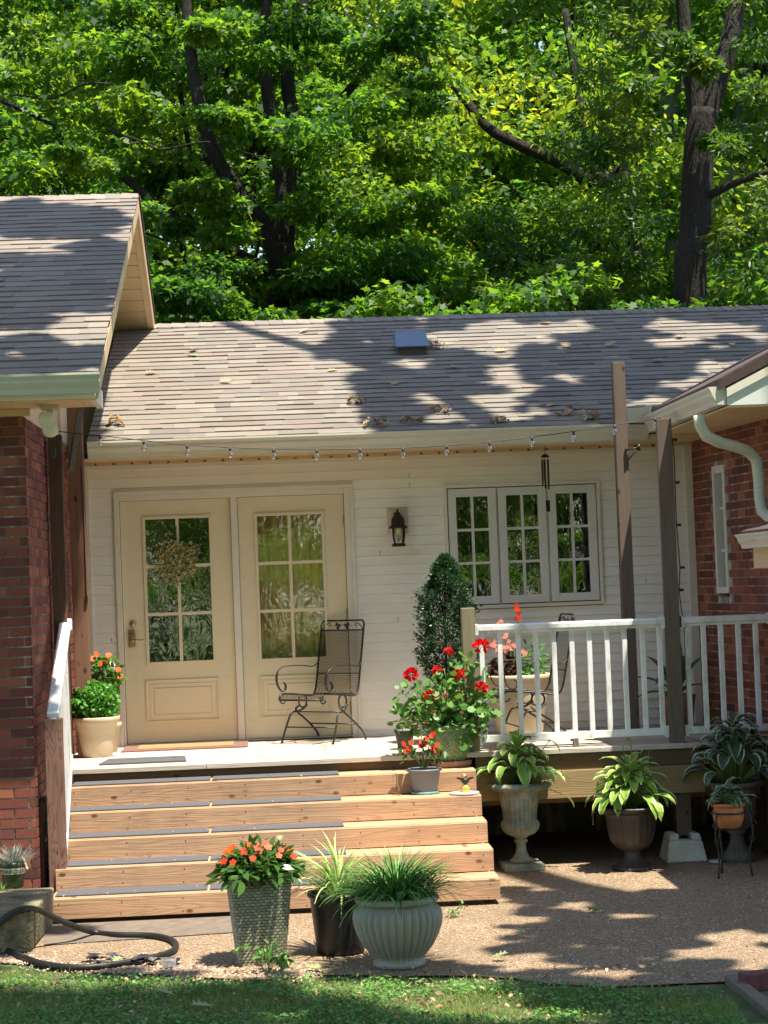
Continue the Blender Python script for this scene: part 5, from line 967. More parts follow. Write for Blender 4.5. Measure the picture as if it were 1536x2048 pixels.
for i, t in enumerate(tips): blade(b, t, (3.3, .5, 1.2)[i], .1, .5, .02, 6, (.08, .15, .07), (.3, .4, .3), arc=1.5)
b.build('top_leaf', 'hosta', o); stems(o, c+[0, 0, .6], tips, .004, bend=0)
# terracotta pot on wrought iron stand
c = foot(1462, 1752); c[2] = G+.34
o = potx('terracotta_pot', 'orange terracotta pot with a small hosta on a wire stand', 'terrapot', c, [(.07, 0), (.085, .01), (.105, .06), (.112, .10), (.105, .135), (.098, .15), (.108, .16)], None, 40, rim=[(.10, .148), (.118, .153), (.12, .17), (.11, .178), (.098, .17)]); soil(o, c, .1, .155)
hosta(o, c+[0, 0, .16], 30, (.09, .15), .10, .12, (.06, .14, .06), (.42, .50, .34), .028)
o = thing('plant_stand', 'black wrought iron plant stand carrying the terracotta pot', 'plant stand', (c[0], c[1], G)); b = MB(); RR = .125
b.tube([(c[0]+RR*math.cos(t), c[1]+RR*math.sin(t), c[2]+.11) for t in np.linspace(0, 6.02, 24)], .007, 6, closed=True); b.tube([(c[0]+.06*math.cos(t), c[1]+.06*math.sin(t), c[2]-.01) for t in np.linspace(0, 6.02, 20)], .006, 6, closed=True); b.build('ring', 'iron', o)
for k in range(3):
    a = -2.4+k*2.094; e_ = lambda r, z: (c[0]+r*math.cos(a), c[1]+r*math.sin(a), G+z); b = MB(); b.tube(smooth([e_(.06, .33), e_(.125, .34), e_(.15, .40), e_(.128, .455), e_(.15, .42), e_(.165, .3), e_(.135, .15), e_(.15, .0)], 3), .007, 6); b.build('leg', 'iron', o)
    b = MB(); b.tube([e_(.165+.03*(1-t/8)*math.cos(t), .36+.035*(1-t/8)*math.sin(t)) for t in np.linspace(0, 7, 20)], .004, 5); b.tube([e_(.155+.025*(1-t/8)*math.cos(-t), .27+.03*(1-t/8)*math.sin(-t)) for t in np.linspace(0, 7, 20)], .004, 5); b.build('scroll', 'iron', o)
q = foot(1432, 1727); o = thing('saucer', 'small pale dish on the ground right of the concrete footing', 'dish', q); b = MB(); b.lathe([(0, .004), (.04, .004), (.055, .02), (.05, .022), (.038, .01), (0, .01)], q, 20); b.build('dish', 'footing', o)
# wicker planter
ct = foot(522, 1922); c = np.array([ct[0], ct[1], G]); wt, wb, wh = .175, .125, .515
o = thing('wicker_planter', 'tall tapered green grey wicker planter full of orange impatiens', 'potted plant', c); b = MB(); ca = .10
def wk(u, s, t, off):   # side u, s along -1..1, t up 0..1
    h = wb+(wt-wb)*t; v = {0: (s*h, -h-off), 1: (h+off, s*h), 2: (-s*h, h+off), 3: (-h-off, -s*h)}[u]; x = v[0]*math.cos(ca)-v[1]*math.sin(ca); y = v[0]*math.sin(ca)+v[1]*math.cos(ca); return (c[0]+x, c[1]+y, G+t*wh)
NR, NC = 30, 10
for u in range(4):
    b.col = (.13, .13, .085); b.quad(wk(u, -1, 0, 0), wk(u, 1, 0, 0), wk(u, 1, 1, 0), wk(u, -1, 1, 0))
    for j in range(NR):
        for i in range(NC+1):
            s0 = -1+2*(i-(.5 if j % 2 else 0))/NC; s1 = s0+2/NC; s0 = max(s0, -1); s1 = min(s1, 1)
            if s1-s0 < .02: continue
            t0, t1 = j/NR+.004, (j+1)/NR-.004; b.col = tuple(np.array([.36, .36, .25])*rng.uniform(.7, 1.15)); sm_ = (s0+s1)/2; e_ = .01
            A0, A1, B0, B1 = wk(u, s0+e_, t0, .001), wk(u, s0+e_, t1, .001), wk(u, s1-e_, t0, .001), wk(u, s1-e_, t1, .001); M0, M1 = wk(u, sm_, t0, .009), wk(u, sm_, t1, .009)
            b.quad(A0, M0, M1, A1); b.quad(M0, B0, B1, M1)
b.build('woven_body', 'wicker', o); b = MB(); 
for u in range(4): p0, p1 = wk(u, -1, 1, 0), wk(u, 1, 1, 0); b.bar(p0, p1, .018, .02)
b.col = (.3, .3, .2); b.build('rim', 'stem', o) ; soil(o, c, .16, wh-.03)
MT['wickrim'] = mat('wicker_rim', (.24, .24, .16), .4, .2, 40, .2); o.children[1].data.materials[0] = MT['wickrim']
t = c+[0, 0, wh-.02]; leafobj('foliage', 'impdark', o, [dome(t, 460, .235, .17, .075, 'oval', 0, 1, .5, .55), dome(t, 140, .25, .10, .085, 'oval', -.01)])
for i in range(30):
    a = rng.uniform(0, 6.28); f = math.sqrt(rng.uniform(0, 1)); q = t+[.23*f*math.cos(a), .23*f*math.sin(a), .035+rng.uniform(.0, .02)+.14*math.sqrt(1-.85*f*f)]; flower_part(o, 'orange' if rng.random() < .4 else 'redor', q, rng.uniform(.019, .027), 5, (math.cos(a)*.5*f+.0, math.sin(a)*.4*f-.7, .8))
stems(o, t, [t+[.1*math.cos(k), .1*math.sin(k), .1] for k in range(12)], .004)
# black pot with spider plant
c = foot(682, 1905); c[2] = G
o = potx('black_pot', 'black round pot with a striped spider plant between the larger planters', 'plastic', c, [(0, 0), (.125, 0), (.14, .01), (.142, .05), (.144, .055), (.145, .06), (.165, .25), (.172, .32), (.178, .335)], None, 48, rim=[(.176, .332), (.186, .335), (.19, .35), (.183, .362), (.17, .355), (.165, .3)]); soil(o, c, .165, .30)
def grassy(o, c, n, L, rad, w_, cols, edge, up=1.25, name='foliage', arc=(1.2, 2.6)):
    b = MB(); b.smooth = True
    for i in range(n):
        az = rng.uniform(0, 6.283); f = rng.uniform(0, 1); q = np.array(c)+[rad*f*math.cos(az), rad*f*math.sin(az), 0]; k = rng.uniform(.6, 1.3); cc = tuple(np.array(cols[rng.integers(len(cols))])*k)
        blade(b, q, az+rng.normal()*.4, rng.uniform(*L), up+rng.normal()*.22-f*.45, w_*rng.uniform(.7, 1.2), 7, cc, edge if edge and rng.random() < .7 else None, fold=.4, arc=rng.uniform(*arc), shape='strap')
    return b.build(name, 'hosta', o)
grassy(o, c+[0, 0, .30], 120, (.32, .50), .055, .0085, [(.34, .48, .10), (.22, .40, .07)], (.62, .66, .32), 1.42, arc=(1., 2.))
# ceramic bowl with liriope
c = foot(799, 1932); c[2] = G
o = potx('ceramic_planter', 'big ribbed grey green ceramic pot with dark grassy plant', 'stone', c, [(0, 0), (.135, 0), (.15, .012), (.15, .03), (.136, .04), (.152, .07), (.192, .12), (.223, .18), (.242, .235), (.247, .28), (.240, .318), (.222, .342), (.208, .356), (.205, .362)], (34, .07, .05, .34), 204, rim=[(.205, .358), (.232, .364), (.24, .38), (.232, .398), (.21, .402), (.2, .385)]); soil(o, c, .205, .37)
MT['ceramic'] = mat('grey_green_ceramic', (.30, .285, .225), .5, .15, 8, .15, 60, dirt=(.16, .19, .12), dscale=4, dstops=(.45, .75), stretch=(1, 1, .4)); o.children[0].data.materials[0] = MT['ceramic']; o.children[1].data.materials[0] = MT['ceramic']
grassy(o, c+[0, 0, .37], 620, (.24, .40), .19, .006, [(.10, .25, .05), (.15, .34, .08), (.20, .42, .10), (.06, .16, .04)], None, 1.3, arc=(.9, 2.0))
# left beige pot with mounded herb, and the tall impatiens behind it
c = atZ(194, 1508, 0); c[1] -= .0; c[2] = 0
c = np.array([atY(194, 1500, -.9)[0], -.9, 0.])
o = potx('beige_pot', 'beige banded pot with a dense green mound left of the doors', 'beigepot', c, [(0, 0), (.115, 0), (.12, .01), (.145, .16), (.15, .20), (.158, .21), (.16, .235), (.166, .24), (.168, .26), (.175, .265)], None, 48, rim=[(.173, .263), (.186, .267), (.19, .31), (.187, .318), (.172, .316), (.165, .28)]); soil(o, c, .17, .29)
t = c+[0, 0, .36]; n = 2600; d = rdir(n); lob = 1+.10*np.sin(d[:, 0]*9+d[:, 2]*7)*np.cos(d[:, 1]*8); C_ = t+d*(rng.uniform(.7, 1, (n, 1))*lob[:, None])*[.185, .185, .17]+[0, 0, .06]; m_ = C_[:, 2] > .29; leafobj('foliage', 'herb', o, [(C_[m_], d[m_]+rng.normal(size=(m_.sum(), 3))*.7, rng.normal(size=(m_.sum(), 3))*.6+d[m_]+[0, 0, .5], .026*rng.uniform(.7, 1.3, m_.sum()), 'round', .2, .1)])
c2 = np.array([atY(212, 1480, -.5)[0], -.5, 0.]); o = potx('beige_pot', 'small beige pot with tall orange impatiens behind the green mound', 'beigepot', c2, [(0, 0), (.09, 0), (.12, .2), (.13, .21), (.13, .24), (.12, .24)], None, 32); soil(o, c2, .12, .22)
tips = [atY(x, y, -.5) for x, y in ((193, 1310), (216, 1312), (205, 1330), (234, 1338), (222, 1350), (198, 1345), (228, 1362), (210, 1370), (190, 1325))]; stems(o, c2+[0, 0, .24], tips, .005, bend=.03)
leafobj('foliage', 'imp', o, [clump(q-np.array([0, 0, .03]), .055, .04, 16, .085, 'oval', .7) for q in tips])
for x, y in ((193, 1308), (217, 1310), (201, 1328), (237, 1339), (212, 1322), (186, 1318), (240, 1352)): flower_part(o, 'orange', atY(x, y, -.56), .028, 5, (rng.normal()*.3, -.8, .7))
# conical box shrub
c = np.array([atY(896, 1470, -1.)[0], -1., 0.]); o = thing('boxwood', 'tall dark cone shaped boxwood in a terracotta box pot by the window', 'potted plant', c)
b = MB(); b.lathe([(0, 0), (.15, 0), (.20, .37), (.21, .375), (.215, .42), (.20, .425), (.19, .38)], c, 40, None, 6); b.build('pot', 'terra2', o); soil(o, c, .19, .39)
n = 12500; h = rng.uniform(0, 1, n)**.85; a = rng.uniform(0, 6.283, n); prof = np.interp(h, [0, .08, .2, .35, .55, .72, .85, .95, 1], [.05, .13, .20, .22, .19, .175, .115, .07, .015]); lob = 1+.14*np.sin(a*2+h*13)+.18*np.sin(a*5-h*19)+.12*np.sin(h*37+a*2)
rr = prof*lob*np.sqrt(rng.uniform(.35, 1, n))*(1+.35*(rng.random(n) < .09)*rng.random(n)); C_ = np.stack([c[0]+rr*np.cos(a)+.03*h, c[1]+rr*np.sin(a), .46+h*1.03], 1); D = np.stack([np.cos(a), np.sin(a), np.full(n, .5)], 1)+rng.normal(size=(n, 3))*.6
leafobj('foliage', 'box', o, [(C_, D, rdir(n, .8), .026*rng.uniform(.7, 1.3, n), 'oval', .1, .1)]); s_ = MB(); s_.tube([c+[0, 0, .38], c+[.02, 0, 1.3]], [.014, .005], 8)
for k in range(40): zz = rng.uniform(.42, 1.3); a_ = rng.uniform(0, 6.28); r_2 = rng.uniform(.1, .2); s_.tube([c+[0, 0, zz-.03], c+[r_2*math.cos(a_), r_2*math.sin(a_), zz+.12]], .003, 4)
s_.build('branches', 'bark', o)
# big cream planter behind the railing
c = np.array([atY(1040, 1460, -.45)[0], -.45, 0.]); o = potx('cream_planter', 'large cream planter of pink and red flowers behind the railing', 'beigepot', c, [(0, .02), (.18, .02), (.19, .03), (.235, .33), (.24, .40), (.25, .41), (.255, .44)], None, 48, rim=[(.25, .438), (.268, .443), (.272, .485), (.265, .495), (.25, .49), (.24, .45)])
for s in (-.1, .1): b = MB(); b.cbox(c+[s, -.08, .01], .05, .05, .02); b.build('foot', 'beigepot', o)
soil(o, c, .245, .46); MT['bronzeleaf'] = leafmat('bronze_leaf', (.05, .02, .015), (.10, .05, .03), (.15, .05, .03), .2, .3)
leafobj('foliage', 'bronzeleaf', o, [dome(c+[-.10, 0, .47], 240, .15, .2, .045, 'round')]); leafobj('foliage', 'herb', o, [dome(c+[.12, 0, .5], 160, .12, .26, .07, 'long'), dome(c+[0, 0, .47], 120, .22, .12, .04, 'oval')])
tips = [atY(x, y, -.5) for x, y in ((1036, 1232), (1000, 1243), (1012, 1268), (1010, 1282), (984, 1288), (1020, 1290), (992, 1300), (1030, 1296), (1052, 1310), (1008, 1302), (975, 1265))]; stems(o, c+[0, 0, .48], tips, .003)
for i, q in enumerate(tips):
    for k in range(7 if i == 0 else 3): flower_part(o, 'pink' if i > 0 and i != 10 else 'redor', q+rng.normal(size=3)*[.018, .015, .022]+[0, 0, (.0 if i else -.01+.012*k)], .022, 5, (rng.normal()*.4, -.9, .3))
# geranium
c = np.array([0, 0, 0.]); q = atZ(906, 1536, -.102); c = np.array([q[0], q[1]+.14, -.102+.045])
o = potx('geranium_pot', 'green mottled pot of red geraniums on a terracotta saucer on the top step', 'glaze', c, [(0, 0), (.125, 0), (.135, .01), (.165, .16), (.182, .225), (.18, .235)], None, 48, rim=[(.18, .23), (.193, .235), (.196, .262), (.188, .27), (.175, .265), (.17, .24)]); soil(o, c, .175, .24)
MT['glazerim'] = mat('green_glaze_rim', (.13, .22, .10), .3, .2, 20, .02); o.children[1].data.materials[0] = MT['glazerim']
b = MB(); b.lathe([(0, -.045), (.14, -.045), (.155, -.03), (.162, .004), (.152, .004), (.14, -.02), (0, -.02)], c, 40); b.build('saucer', 'terra2', o)
Yg = c[1]; n = 380; P = []
for (x, y, rx, ry, k) in ((880, 1440, 95, 30, 190), (900, 1400, 75, 35, 170), (840, 1410, 45, 40, 42), (930, 1360, 40, 35, 40), (900, 1350, 30, 20, 14), (975, 1420, 25, 40, 26), (820, 1385, 20, 20, 12), (935, 1330, 25, 22, 16), (880, 1480, 70, 14, 26), (930, 1470, 35, 22, 20)):
    for _ in range(k): P.append(atY(x+rng.uniform(-1, 1)*rx, y+rng.uniform(-1, 1)*ry, Yg-.1+rng.uniform(-.14, .16)))
P = np.array(P); n = len(P); N = np.stack([rng.normal(size=n)*.4, -.7+rng.normal(size=n)*.4, 1+rng.normal(size=n)*.2], 1); leafobj('foliage', 'ger', o, [(P, rng.normal(size=(n, 3))+[0, -.6, -.3], N, .047*rng.uniform(.7, 1.25, n), 'scal', -.15, .25)])
stems(o, c+[0, 0, .25], [P[i] for i in range(0, n, 5)], .0025)
heads = [(823, 1348, .052), (875, 1341, .036), (897, 1304, .034), (963, 1293, .056), (962, 1376, .046), (860, 1392, .044), (920, 1349, .042)]; tp = [atY(x, y, Yg-.2) for x, y, r in heads]; stems(o, c+[0, 0, .26], tp, .0028)
for (x, y, r), q in zip(heads, tp):
    f = flower_part(o, 'red', q, r, ball=True)
b = MB(); b.smooth = True
for (x, y, a) in ((790, 1440, 3.3), (812, 1420, 2.6), (800, 1448, 3.9)): blade(b, atY(x+35, y-2, Yg-.1), a, .12, .3, .045, 6, (.38, .55, .08), fold=.2, arc=1.2)
b.build('vine_leaf', 'hosta', o)
# grey pot of orange impatiens
q = atZ(852, 1590, -.251); c = np.array([q[0], q[1]+.09, -.251+.014]); o = potx('grey_pot', 'grey plastic pot of orange red impatiens on a teal saucer', 'greypot', c, [(0, 0), (.085, 0), (.09, .008), (.115, .145), (.118, .15)], None, 40, rim=[(.117, .149), (.128, .152), (.132, .165), (.126, .17), (.114, .166)]); soil(o, c, .11, .15)
b = MB(); b.lathe([(0, -.014), (.098, -.014), (.105, .006), (.098, .006), (.09, -.004), (0, -.004)], c, 36); b.build('saucer', 'teal', o)
tips = [atY(x, y, c[1]-.04) for x, y in ((810, 1492), (820, 1500), (845, 1488), (864, 1474), (873, 1494), (842, 1470), (868, 1506), (815, 1512), (880, 1500))]; stems(o, c+[0, 0, .15], tips, .004)
leafobj('foliage', 'impdark', o, [clump(q-np.array([0, 0, .02]), .05, .035, 9, .06, 'oval', .7) for q in tips])
for x, y in ((807, 1488), (818, 1497), (812, 1503), (822, 1485), (843, 1483), (850, 1490), (863, 1472), (867, 1468), (874, 1489), (866, 1497), (872, 1502), (852, 1478), (840, 1492)): flower_part(o, 'redor', atY(x, y, c[1]-.08), .022, 5, (rng.normal()*.4, -.9, .5))
# small black nursery pot
q = atZ(811, 1500, 0); c = np.array([q[0], q[1]+.08, 0.]); o = thing('nursery_pot', 'small empty black square pot at the deck edge', 'pot', c); b = MB(); b.lathe([(0, .005), (.05, .005), (.075, .13), (.078, .155), (.072, .155), (.068, .13), (.0, .12)], c, 32, None, 7); b.build('pot', 'plastic', o)
# gold bottle with bee on a stone disc
q = atZ(930, 1590, -.251); c = np.array([q[0], q[1]+.06, -.251]); o = thing('stone_disc', 'flat pale stone disc on the second step', 'disc', c); b = MB(); b.lathe([(0, 0), (.105, 0), (.11, .008), (.108, .015), (0, .016)], c, 40); b.build('disc', 'disc', o)
c = c+[.01, 0, .016]; o = thing('bee_ornament', 'gold bottle ornament topped by a black winged insect', 'ornament', c); b = MB(); b.lathe([(0, 0), (.03, 0), (.032, .03), (.02, .045), (.012, .055), (.012, .1), (.0, .1)], c, 20, None, 5); b.build('bottle', 'gold', o)
b = MB(); b.lathe([(0, .055), (.018, .058), (.028, .075), (.024, .092), (.014, .1), (0, .1)], c, 16); b.lathe([(0, .1), (.012, .103), (.015, .112), (.01, .12), (0, .122)], c, 12); b.build('insect_body', 'plastic', o)
for s in (-1, 1): b = MB(); b.poly([c+[0, -.01, .09], c+[s*.03, -.02, .105], c+[s*.06, -.015, .108], c+[s*.062, -.01, .098], c+[s*.03, -.005, .085]]); b.poly([c+[0, -.008, .085], c+[s*.02, 0, .08], c+[s*.045, .01, .084], c+[s*.02, .008, .072]]); b.build('wing', 'bronze', o)
b = MB(); b.lathe([(.013, .1), (.015, .105), (.015, .125), (.0, .13)], c+[-.004, 0, .0], 12); b.build('cap', 'gold', o)
# nursery pot with lavender on the block
q = atZ(30, 1775, BZ); c = np.array([q[0]-.01, q[1]-.0, BZ]); o = potx('lavender_pot', 'green nursery pot of grey lavender on the concrete block', 'plastic', c, [(0, 0), (.06, 0), (.065, .01), (.085, .15), (.088, .17), (.08, .17)], None, 32); soil(o, c, .08, .15)
MT['greenplastic'] = mat('dark_green_plastic', (.035, .06, .02), .4, .1, 10, .02); o.children[0].data.materials[0] = MT['greenplastic']
b = MB(); b.lathe([(.0795, .095), (.0855, .135)], c, 40); lb = b.build('pot_band', 'label', o)
cu = bpy.data.curves.new('lettering', 'FONT'); cu.body = 'MONROVIA'; cu.size = .036; cu.extrude = .0006; cu.align_x = 'CENTER'; to = bpy.data.objects.new('lettering', cu); LINK(to); S.view_layers[0].update()
dg = bpy.context.evaluated_depsgraph_get(); me = bpy.data.meshes.new_from_object(to.evaluated_get(dg)); bpy.data.objects.remove(to)
for v in me.vertices: a = v.co.x/.085-.0; rr_ = .0835+v.co.z+.0018+(v.co.y/.04)*.003; v.co = Vector((rr_*math.sin(a), -rr_*math.cos(a), .101+v.co.y))
me.materials.append(MT['ink']); to = bpy.data.objects.new('lettering', me); LINK(to); to.parent = lb
b = MB(); b.smooth = True
for i in range(260):
    az = rng.uniform(0, 6.28); f = rng.uniform(0, 1); blade(b, c+[.06*f*math.cos(az), .06*f*math.sin(az), .15], az, rng.uniform(.09, .17), 1.35-f*.8, .0028, 4, tuple(np.array([.36, .38, .32])*rng.uniform(.5, 1.2)), None, arc=.5+rng.normal()*.3, shape='strap')
b.build('foliage', 'hosta', o); b = MB(); t_ = atZ(62, 1760, BZ+.15); b.bar(c+[.07, -.02, .2], c+[.1, -.03, .12], .025, .002); b.build('plant_tag', 'label', o)
o = thing('grassy_weed', 'thin green blades growing at the lavender pot', 'plant', c+[-.06, -.12, 0]); grassy(o, c+[-.06, -.12, 0], 14, (.1, .17), .02, .003, [(.14, .3, .06)], None, 1.2)
# broad leaved plant in the corner
c = np.array([4.52, -.55, 0.]); o = thing('broadleaf_plant', 'large strap leaved plant in the deck corner behind the railing', 'potted plant', c); b = MB(); b.lathe([(0, 0), (.12, 0), (.15, .25), (.16, .26), (.15, .28)], c, 32); b.build('pot', 'terra2', o); soil(o, c, .145, .25); b = MB(); b.smooth = True
for az, L_, ri, ar in ((2.9, .55, .9, 1.4), (3.4, .4, .5, 1.1), (4.1, .5, 1.1, 1.8), (.4, .5, 1.2, .9), (1.2, .55, 1.35, .8), (5.4, .45, .8, 1.5), (2.2, .5, 1.2, .9), (4.8, .6, 1.3, 1.3)): blade(b, c+[0, 0, .25], az, L_, ri, .05, 8, (.10, .20, .07), fold=.3, arc=ar, shape='leaf')
b.build('foliage', 'hosta', o)
# hose
HP = [(190, 1865, .0), (240, 1870, 0), (300, 1871, 0), (338, 1878, 0), (352, 1890, 0), (340, 1905, 0), (290, 1918, 0), (220, 1930, 0), (150, 1935, 0), (80, 1926, 0), (30, 1907, 0), (0, 1894, 0), (-60, 1870, 0)]
o = thing('garden_hose', 'black garden hose looped on the ground by the concrete block', 'hose', atZ(200, 1930, G)); b = MB(); b.tube(smooth([atY(x, y, BF[1]+d) for x, y, d in ((-60, 1895, -.03), (-25, 1868, -.03), (0, 1846, -.02), (25, 1826, -.01), (52, 1817, .0), (80, 1821, .12), (110, 1836, .2), (150, 1853, .3))]+[atZ(x, y, G+.02+z) for x, y, z in HP], 4), .019, 12); b.build('hose', 'hose', o)
b = MB(); o = thing('ground_film', 'crumpled black landscape film under the hose end', 'film', atZ(300, 1925, G)); 
for _ in range(26):
    x, y = rng.uniform(175, 355), 0; q = atZ(x, 1922+rng.normal()*3+(4 if x > 260 else 0), G+.012); k = rng.integers(4, 7); a0 = rng.uniform(0, 6)
    b.poly([(q[0]+rng.uniform(.02, .075)*math.cos(a0+t*6.283/k), q[1]+rng.uniform(.015, .04)*math.sin(a0+t*6.283/k), G+rng.uniform(.006, .045)) for t in range(k)])
b.build('film', 'film', o)
# weeds by the wicker planter and others
def weed(c, n, h, label, sz=.05):
    o = thing('weed', label, 'weed', c); tips = [c+[rng.normal()*h*.35, rng.normal()*h*.3, h*rng.uniform(.4, 1)] for _ in range(n)]; stems(o, c, tips, .002, bend=0); leafobj('foliage', 'clover', o, [clump(t_, h*.22, h*.1, 7, sz, 'oval', .4) for t_ in tips])
weed(foot(535, 1945), 12, .17, 'leafy green weed in front of the wicker planter'); weed(foot(902, 1835), 5, .08, 'small weed beside the ceramic pot', .03); weed(foot(575, 1935), 5, .08, 'low weed right of the wicker planter', .03); weed(foot(1190, 1825), 4, .03, 'tiny green sprout in the patio', .03)
# timber edging and red paver at right
a_ = foot(1436, 1960); c_ = foot(1530, 2060); o = thing('timber_edging', 'grey landscape timber running out at the lower right corner', 'edging', a_); b = MB(); b.bar(a_+[.06, -.05, .005], c_+[.12, -.2, .005], .07, .06); b.build('timber', 'timber', o, bevel=.006)
a_ = foot(1500, 1985); o = thing('red_paver', 'dark red paver block at the lower right corner', 'paver', a_); b = MB(); b.cbox(a_+[.075, .12, .035], .19, .10, .09, .3); b.build('block', 'redblock', o, bevel=.006)
# ================================================================== LEAVES LYING ABOUT
def fallen(c, nrm, size, m, label, group=None, tpl='oak'):
    n_ = Vector(nrm).normalized(); a = rng.uniform(0, 6.28); d = n_.orthogonal().normalized(); d.rotate(Matrix.Rotation(a, 3, n_)); o = leafobj('fallen_leaf', m, None, [(np.array([[0, 0, 0.]]), np.array([d]), np.array([n_]), size, tpl, -.12, .3)]); o.location = Vector(c); tag(o, label, 'leaf', group)
RN = (0, -.34, .94)
LFL = [(438, 766, 'tan oak leaf left of the shade edge on the lower porch roof', 0), (600, 668, 'lone tan leaf near the ridge left of the roof vent', 0), (390, 700, 'pale leaf under the ridge close to the left gable', 0), (395, 715, 'greenish leaf just below the pale one by the left gable', 1),
 (313, 748, 'small tan leaf nearest the left wing roof', 0), (655, 745, 'tan leaf on the shade edge left of the roof vent', 0), (988, 706, 'pale leaf in the sun patch right of the roof vent', 0), (1080, 648, 'tan leaf lying right under the ridge cap', 0), (1208, 696, 'large pale green oak leaf above the tallest post', 1),
 (1142, 698, 'curled tan leaf left of the large pale green leaf', 0), (1305, 725, 'dull green leaf upslope from the right wing gutter', 1), (1362, 675, 'tan leaf in the sun patch at the right of the roof', 0), (1462, 690, 'tan leaf nearest the right edge of the photo on the roof', 0), (910, 735, 'dark tan leaf below and right of the roof vent', 0), (800, 768, 'grey tan leaf straight below the roof vent', 0), (1110, 812, 'pale leaf above the gutter between the two leaf heaps', 0)]
for x, y, l, g in LFL: fallen(onroof(x, y, .02), (rng.normal()*.12, -.34+rng.normal()*.12, .94), rng.uniform(.09, .15), 'green_fallen' if g else 'dry', l, 'oak leaves on the porch roof')
def pile(pts, fn, n, name, label, sx=22, sy=5, size=.09):
    g = []
    for (x, y) in pts:
        P = np.array([fn(x+rng.normal()*sx, y+rng.normal()*sy) for _ in range(n)])+[0, 0, .012]; P[:, 2] += rng.uniform(0, .025, n); g.append((P, rng.normal(size=(n, 3))*[1, 1, .3], rng.normal(size=(n, 3))*.5+RN, size*rng.uniform(.6, 1.4, n), 'oak', .5, .5))
    return tag(leafobj(name, 'dry', None, g), label, 'leaves', kind='stuff')
pile([(712, 808), (885, 827), (1140, 830), (1180, 842), (750, 852), (820, 848), (225, 851), (875, 696), (1000, 846), (1285, 828)], lambda x, y: onroof(x, y, .02), 15, 'leaf_litter', 'brown dead leaves gathered on the roof and in the gutter', 11, 2., .062)
for (x, y, s, m, l) in ((350, 1999, .14, 'green_fallen', 'pale jagged leaf in the grass left of centre'), (425, 2020, .16, 'green_fallen', 'big pale oak leaf in the front grass'), (60, 1985, .12, 'dry', 'curled brown leaf in the grass at the left edge'), (985, 1922, .12, 'green_fallen', 'yellow green leaf on the patio near the grass'), (1050, 1875, .1, 'green_fallen', 'green leaf lying mid patio'), (1210, 1885, .09, 'dry', 'curled brown leaf in the middle of the patio'), (645, 1945, .14, 'green_fallen', 'long faded leaf between planter and grass'), (850, 1975, .1, 'dry', 'brown leaf in the grass below the ceramic pot'), (230, 1935, .13, 'green_fallen', 'green maple leaf beside the hose'), (1285, 1945, .07, 'dry', 'small brown leaf at the patio front edge')):
    fallen(foot(x, y)+np.array([0, 0, .025]), (rng.normal()*.15, -.12, 1), s*.85, m, l, None, 'oak' if s > .08 else 'maple')
for (x, y, l) in ((655, 1497, 'green leaf cluster on the deck by the chair'), (560, 1672 - 2, 'tiny yellow leaf on the third step')): fallen(atZ(x, y, .01 if y < 1550 else -.4), (0, -.5, .9), .07, 'green_fallen', l)
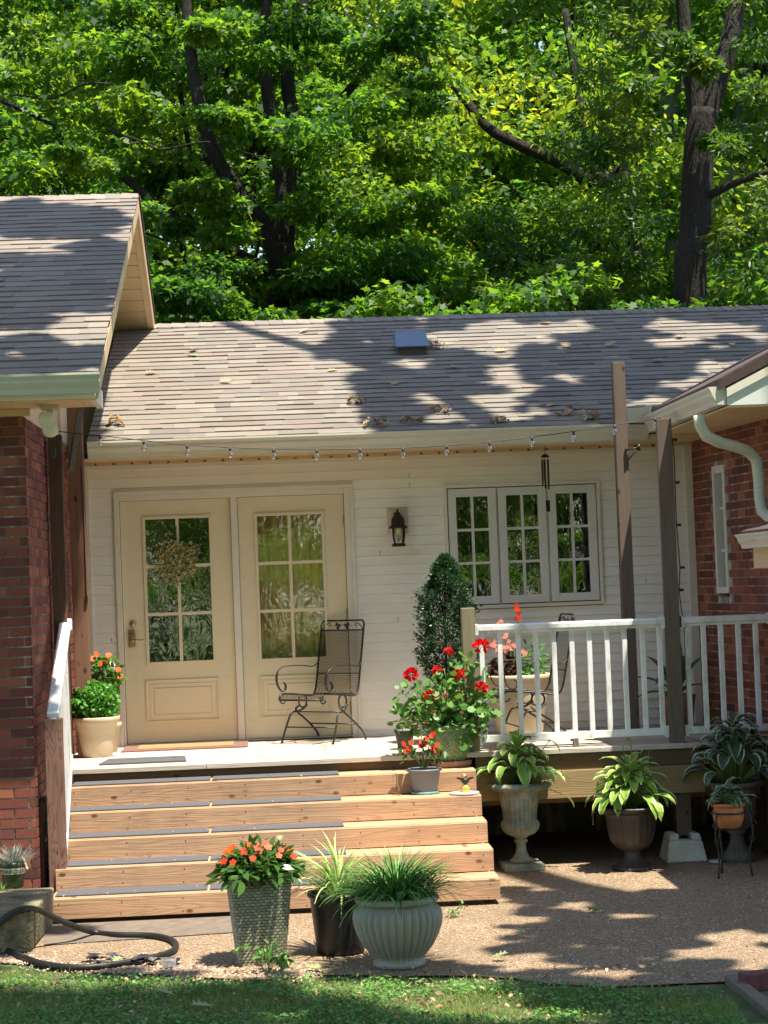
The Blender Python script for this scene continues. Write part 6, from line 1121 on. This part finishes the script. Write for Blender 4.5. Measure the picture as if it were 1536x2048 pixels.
# ================================================================== GRASS
def patio_bits():
    b = MB()
    for i in range(2600):
        px, py = rng.uniform(100, 1536), rng.uniform(1735, 1965)
        q = atZ(px, py, G); rr = rng.uniform(.003, .0075); b.col = tuple(np.array([.58, .46, .33])*rng.uniform(.35, 1.25)); n = len(b.v); a = rng.uniform(0, 6)
        if q[0] < 2.72 and q[1] > -3.72: continue
        for k in range(5): b.v.append((q[0]+rr*math.cos(a+k*1.257), q[1]+rr*math.sin(a+k*1.257), G+.001))
        b.v.append((q[0], q[1], G+rr*.9))
        for k in range(5): b.face((n+k, n+(k+1) % 5, n+5))
    tag(b.build('patio_stones', 'stones'), 'single loose pebbles strewn over the patio', 'pebbles', kind='stuff')
    n = 260; px = rng.uniform(150, 1536, n); py = rng.uniform(1740, 1965, n); P = np.array([atZ(x, y, G+.004) for x, y in zip(px, py)]); k = ~((P[:, 0] < 2.75) & (P[:, 1] > -3.75)); P = P[k]; n = len(P)
    tag(leafobj('patio_crumbs', 'dry', None, [(P, rng.normal(size=(n, 3))*[1, 1, .1], rdir(n, 2.), rng.uniform(.012, .035, n), 'oval', .4, .3)]), 'brown leaf crumbs scattered over the patio', 'leaves', kind='stuff')
    P = []
    for (x0, x1, k) in ((SX0+.05, SX1-.05, 0), (SX0+.05, SX1-.05, 1), (SX0+.05, SX1-.05, 2), (SX0+.05, SX1-.05, 3), (SX0+.05, SX1-.05, 4)):
        yk, zk = NOS[k]
        for _ in range(11): P.append((rng.uniform(x0, x1), yk+rng.uniform(.03, .3), zk+.014))
    for _ in range(60): P.append((rng.uniform(-.1, 4.6), rng.uniform(-1.9, -.1), .004))
    P = np.array(P); n = len(P); tag(leafobj('stair_crumbs', 'dry', None, [(P, rng.normal(size=(n, 3))*[1, 1, .1], rdir(n, 2.), rng.uniform(.012, .03, n), 'oval', .5, .3)]), 'tiny dry leaf bits on the deck and stairs', 'leaves', kind='stuff')
patio_bits()
def grass():
    n = 70000; px = rng.uniform(-60, 1600, n); py = 1935+(2110-1935)*rng.uniform(0, 1, n)**1.0; lim = np.interp(px, [0, 200, 430, 640, 960, 1100, 1300, 1440, 1600], [1930, 1952, 1960, 1952, 1955, 1968, 1976, 1990, 2060])
    dens = np.clip((py-lim)/30+.12, 0, 1)*(.45+.55*(np.sin(px*.013+py*.03)*np.cos(px*.021-py*.017) > -.35)); m = (rng.uniform(0, 1, n) < dens) & (px < 1440+(py-1960)*.6); px, py = px[m], py[m]
    P = np.array([atZ(x, y, G) for x, y in zip(px, py)]); n = len(P); D = rng.normal(size=(n, 3))*.55; D[:, 2] = 1; tag(leafobj('grass', 'grass', None, [(P, D, rng.normal(size=(n, 3)), rng.uniform(.015, .042, n), 'tri', .3, 0)]), 'short patchy lawn grass in the foreground', 'grass', kind='stuff')
    k = rng.random(n) < .3; C_ = P[k]+[0, 0, .02]; C_[:, 2] += rng.uniform(0, .02, len(C_)); q = len(C_); N = rng.normal(size=(q, 3))*.5; N[:, 2] += 1
    patch = (np.sin(C_[:, 0]*5.1)+np.sin(C_[:, 1]*7.3+C_[:, 0]*2)) > -.5; C_ = C_[patch]; N = N[patch]; q = len(C_)
    tag(leafobj('clover', 'clover', None, [(C_, rng.normal(size=(q, 3))*[1, 1, .1], N, rng.uniform(.01, .022, q), 'round', .1, .1)]), 'low clover and broad weeds among the grass', 'clover', kind='stuff')
    n = 500; px = rng.uniform(0, 1400, n); py = rng.uniform(1925, 2048, n); P = np.array([atZ(x, y, G+.02) for x, y in zip(px, py)]); tag(leafobj('leaf_crumbs', 'dry', None, [(P, rng.normal(size=(n, 3))*[1, 1, .2], rdir(n, 1.5), rng.uniform(.015, .05, n), 'oval', .4, .3)]), 'brown leaf crumbs scattered in the grass', 'leaves', kind='stuff')
grass()
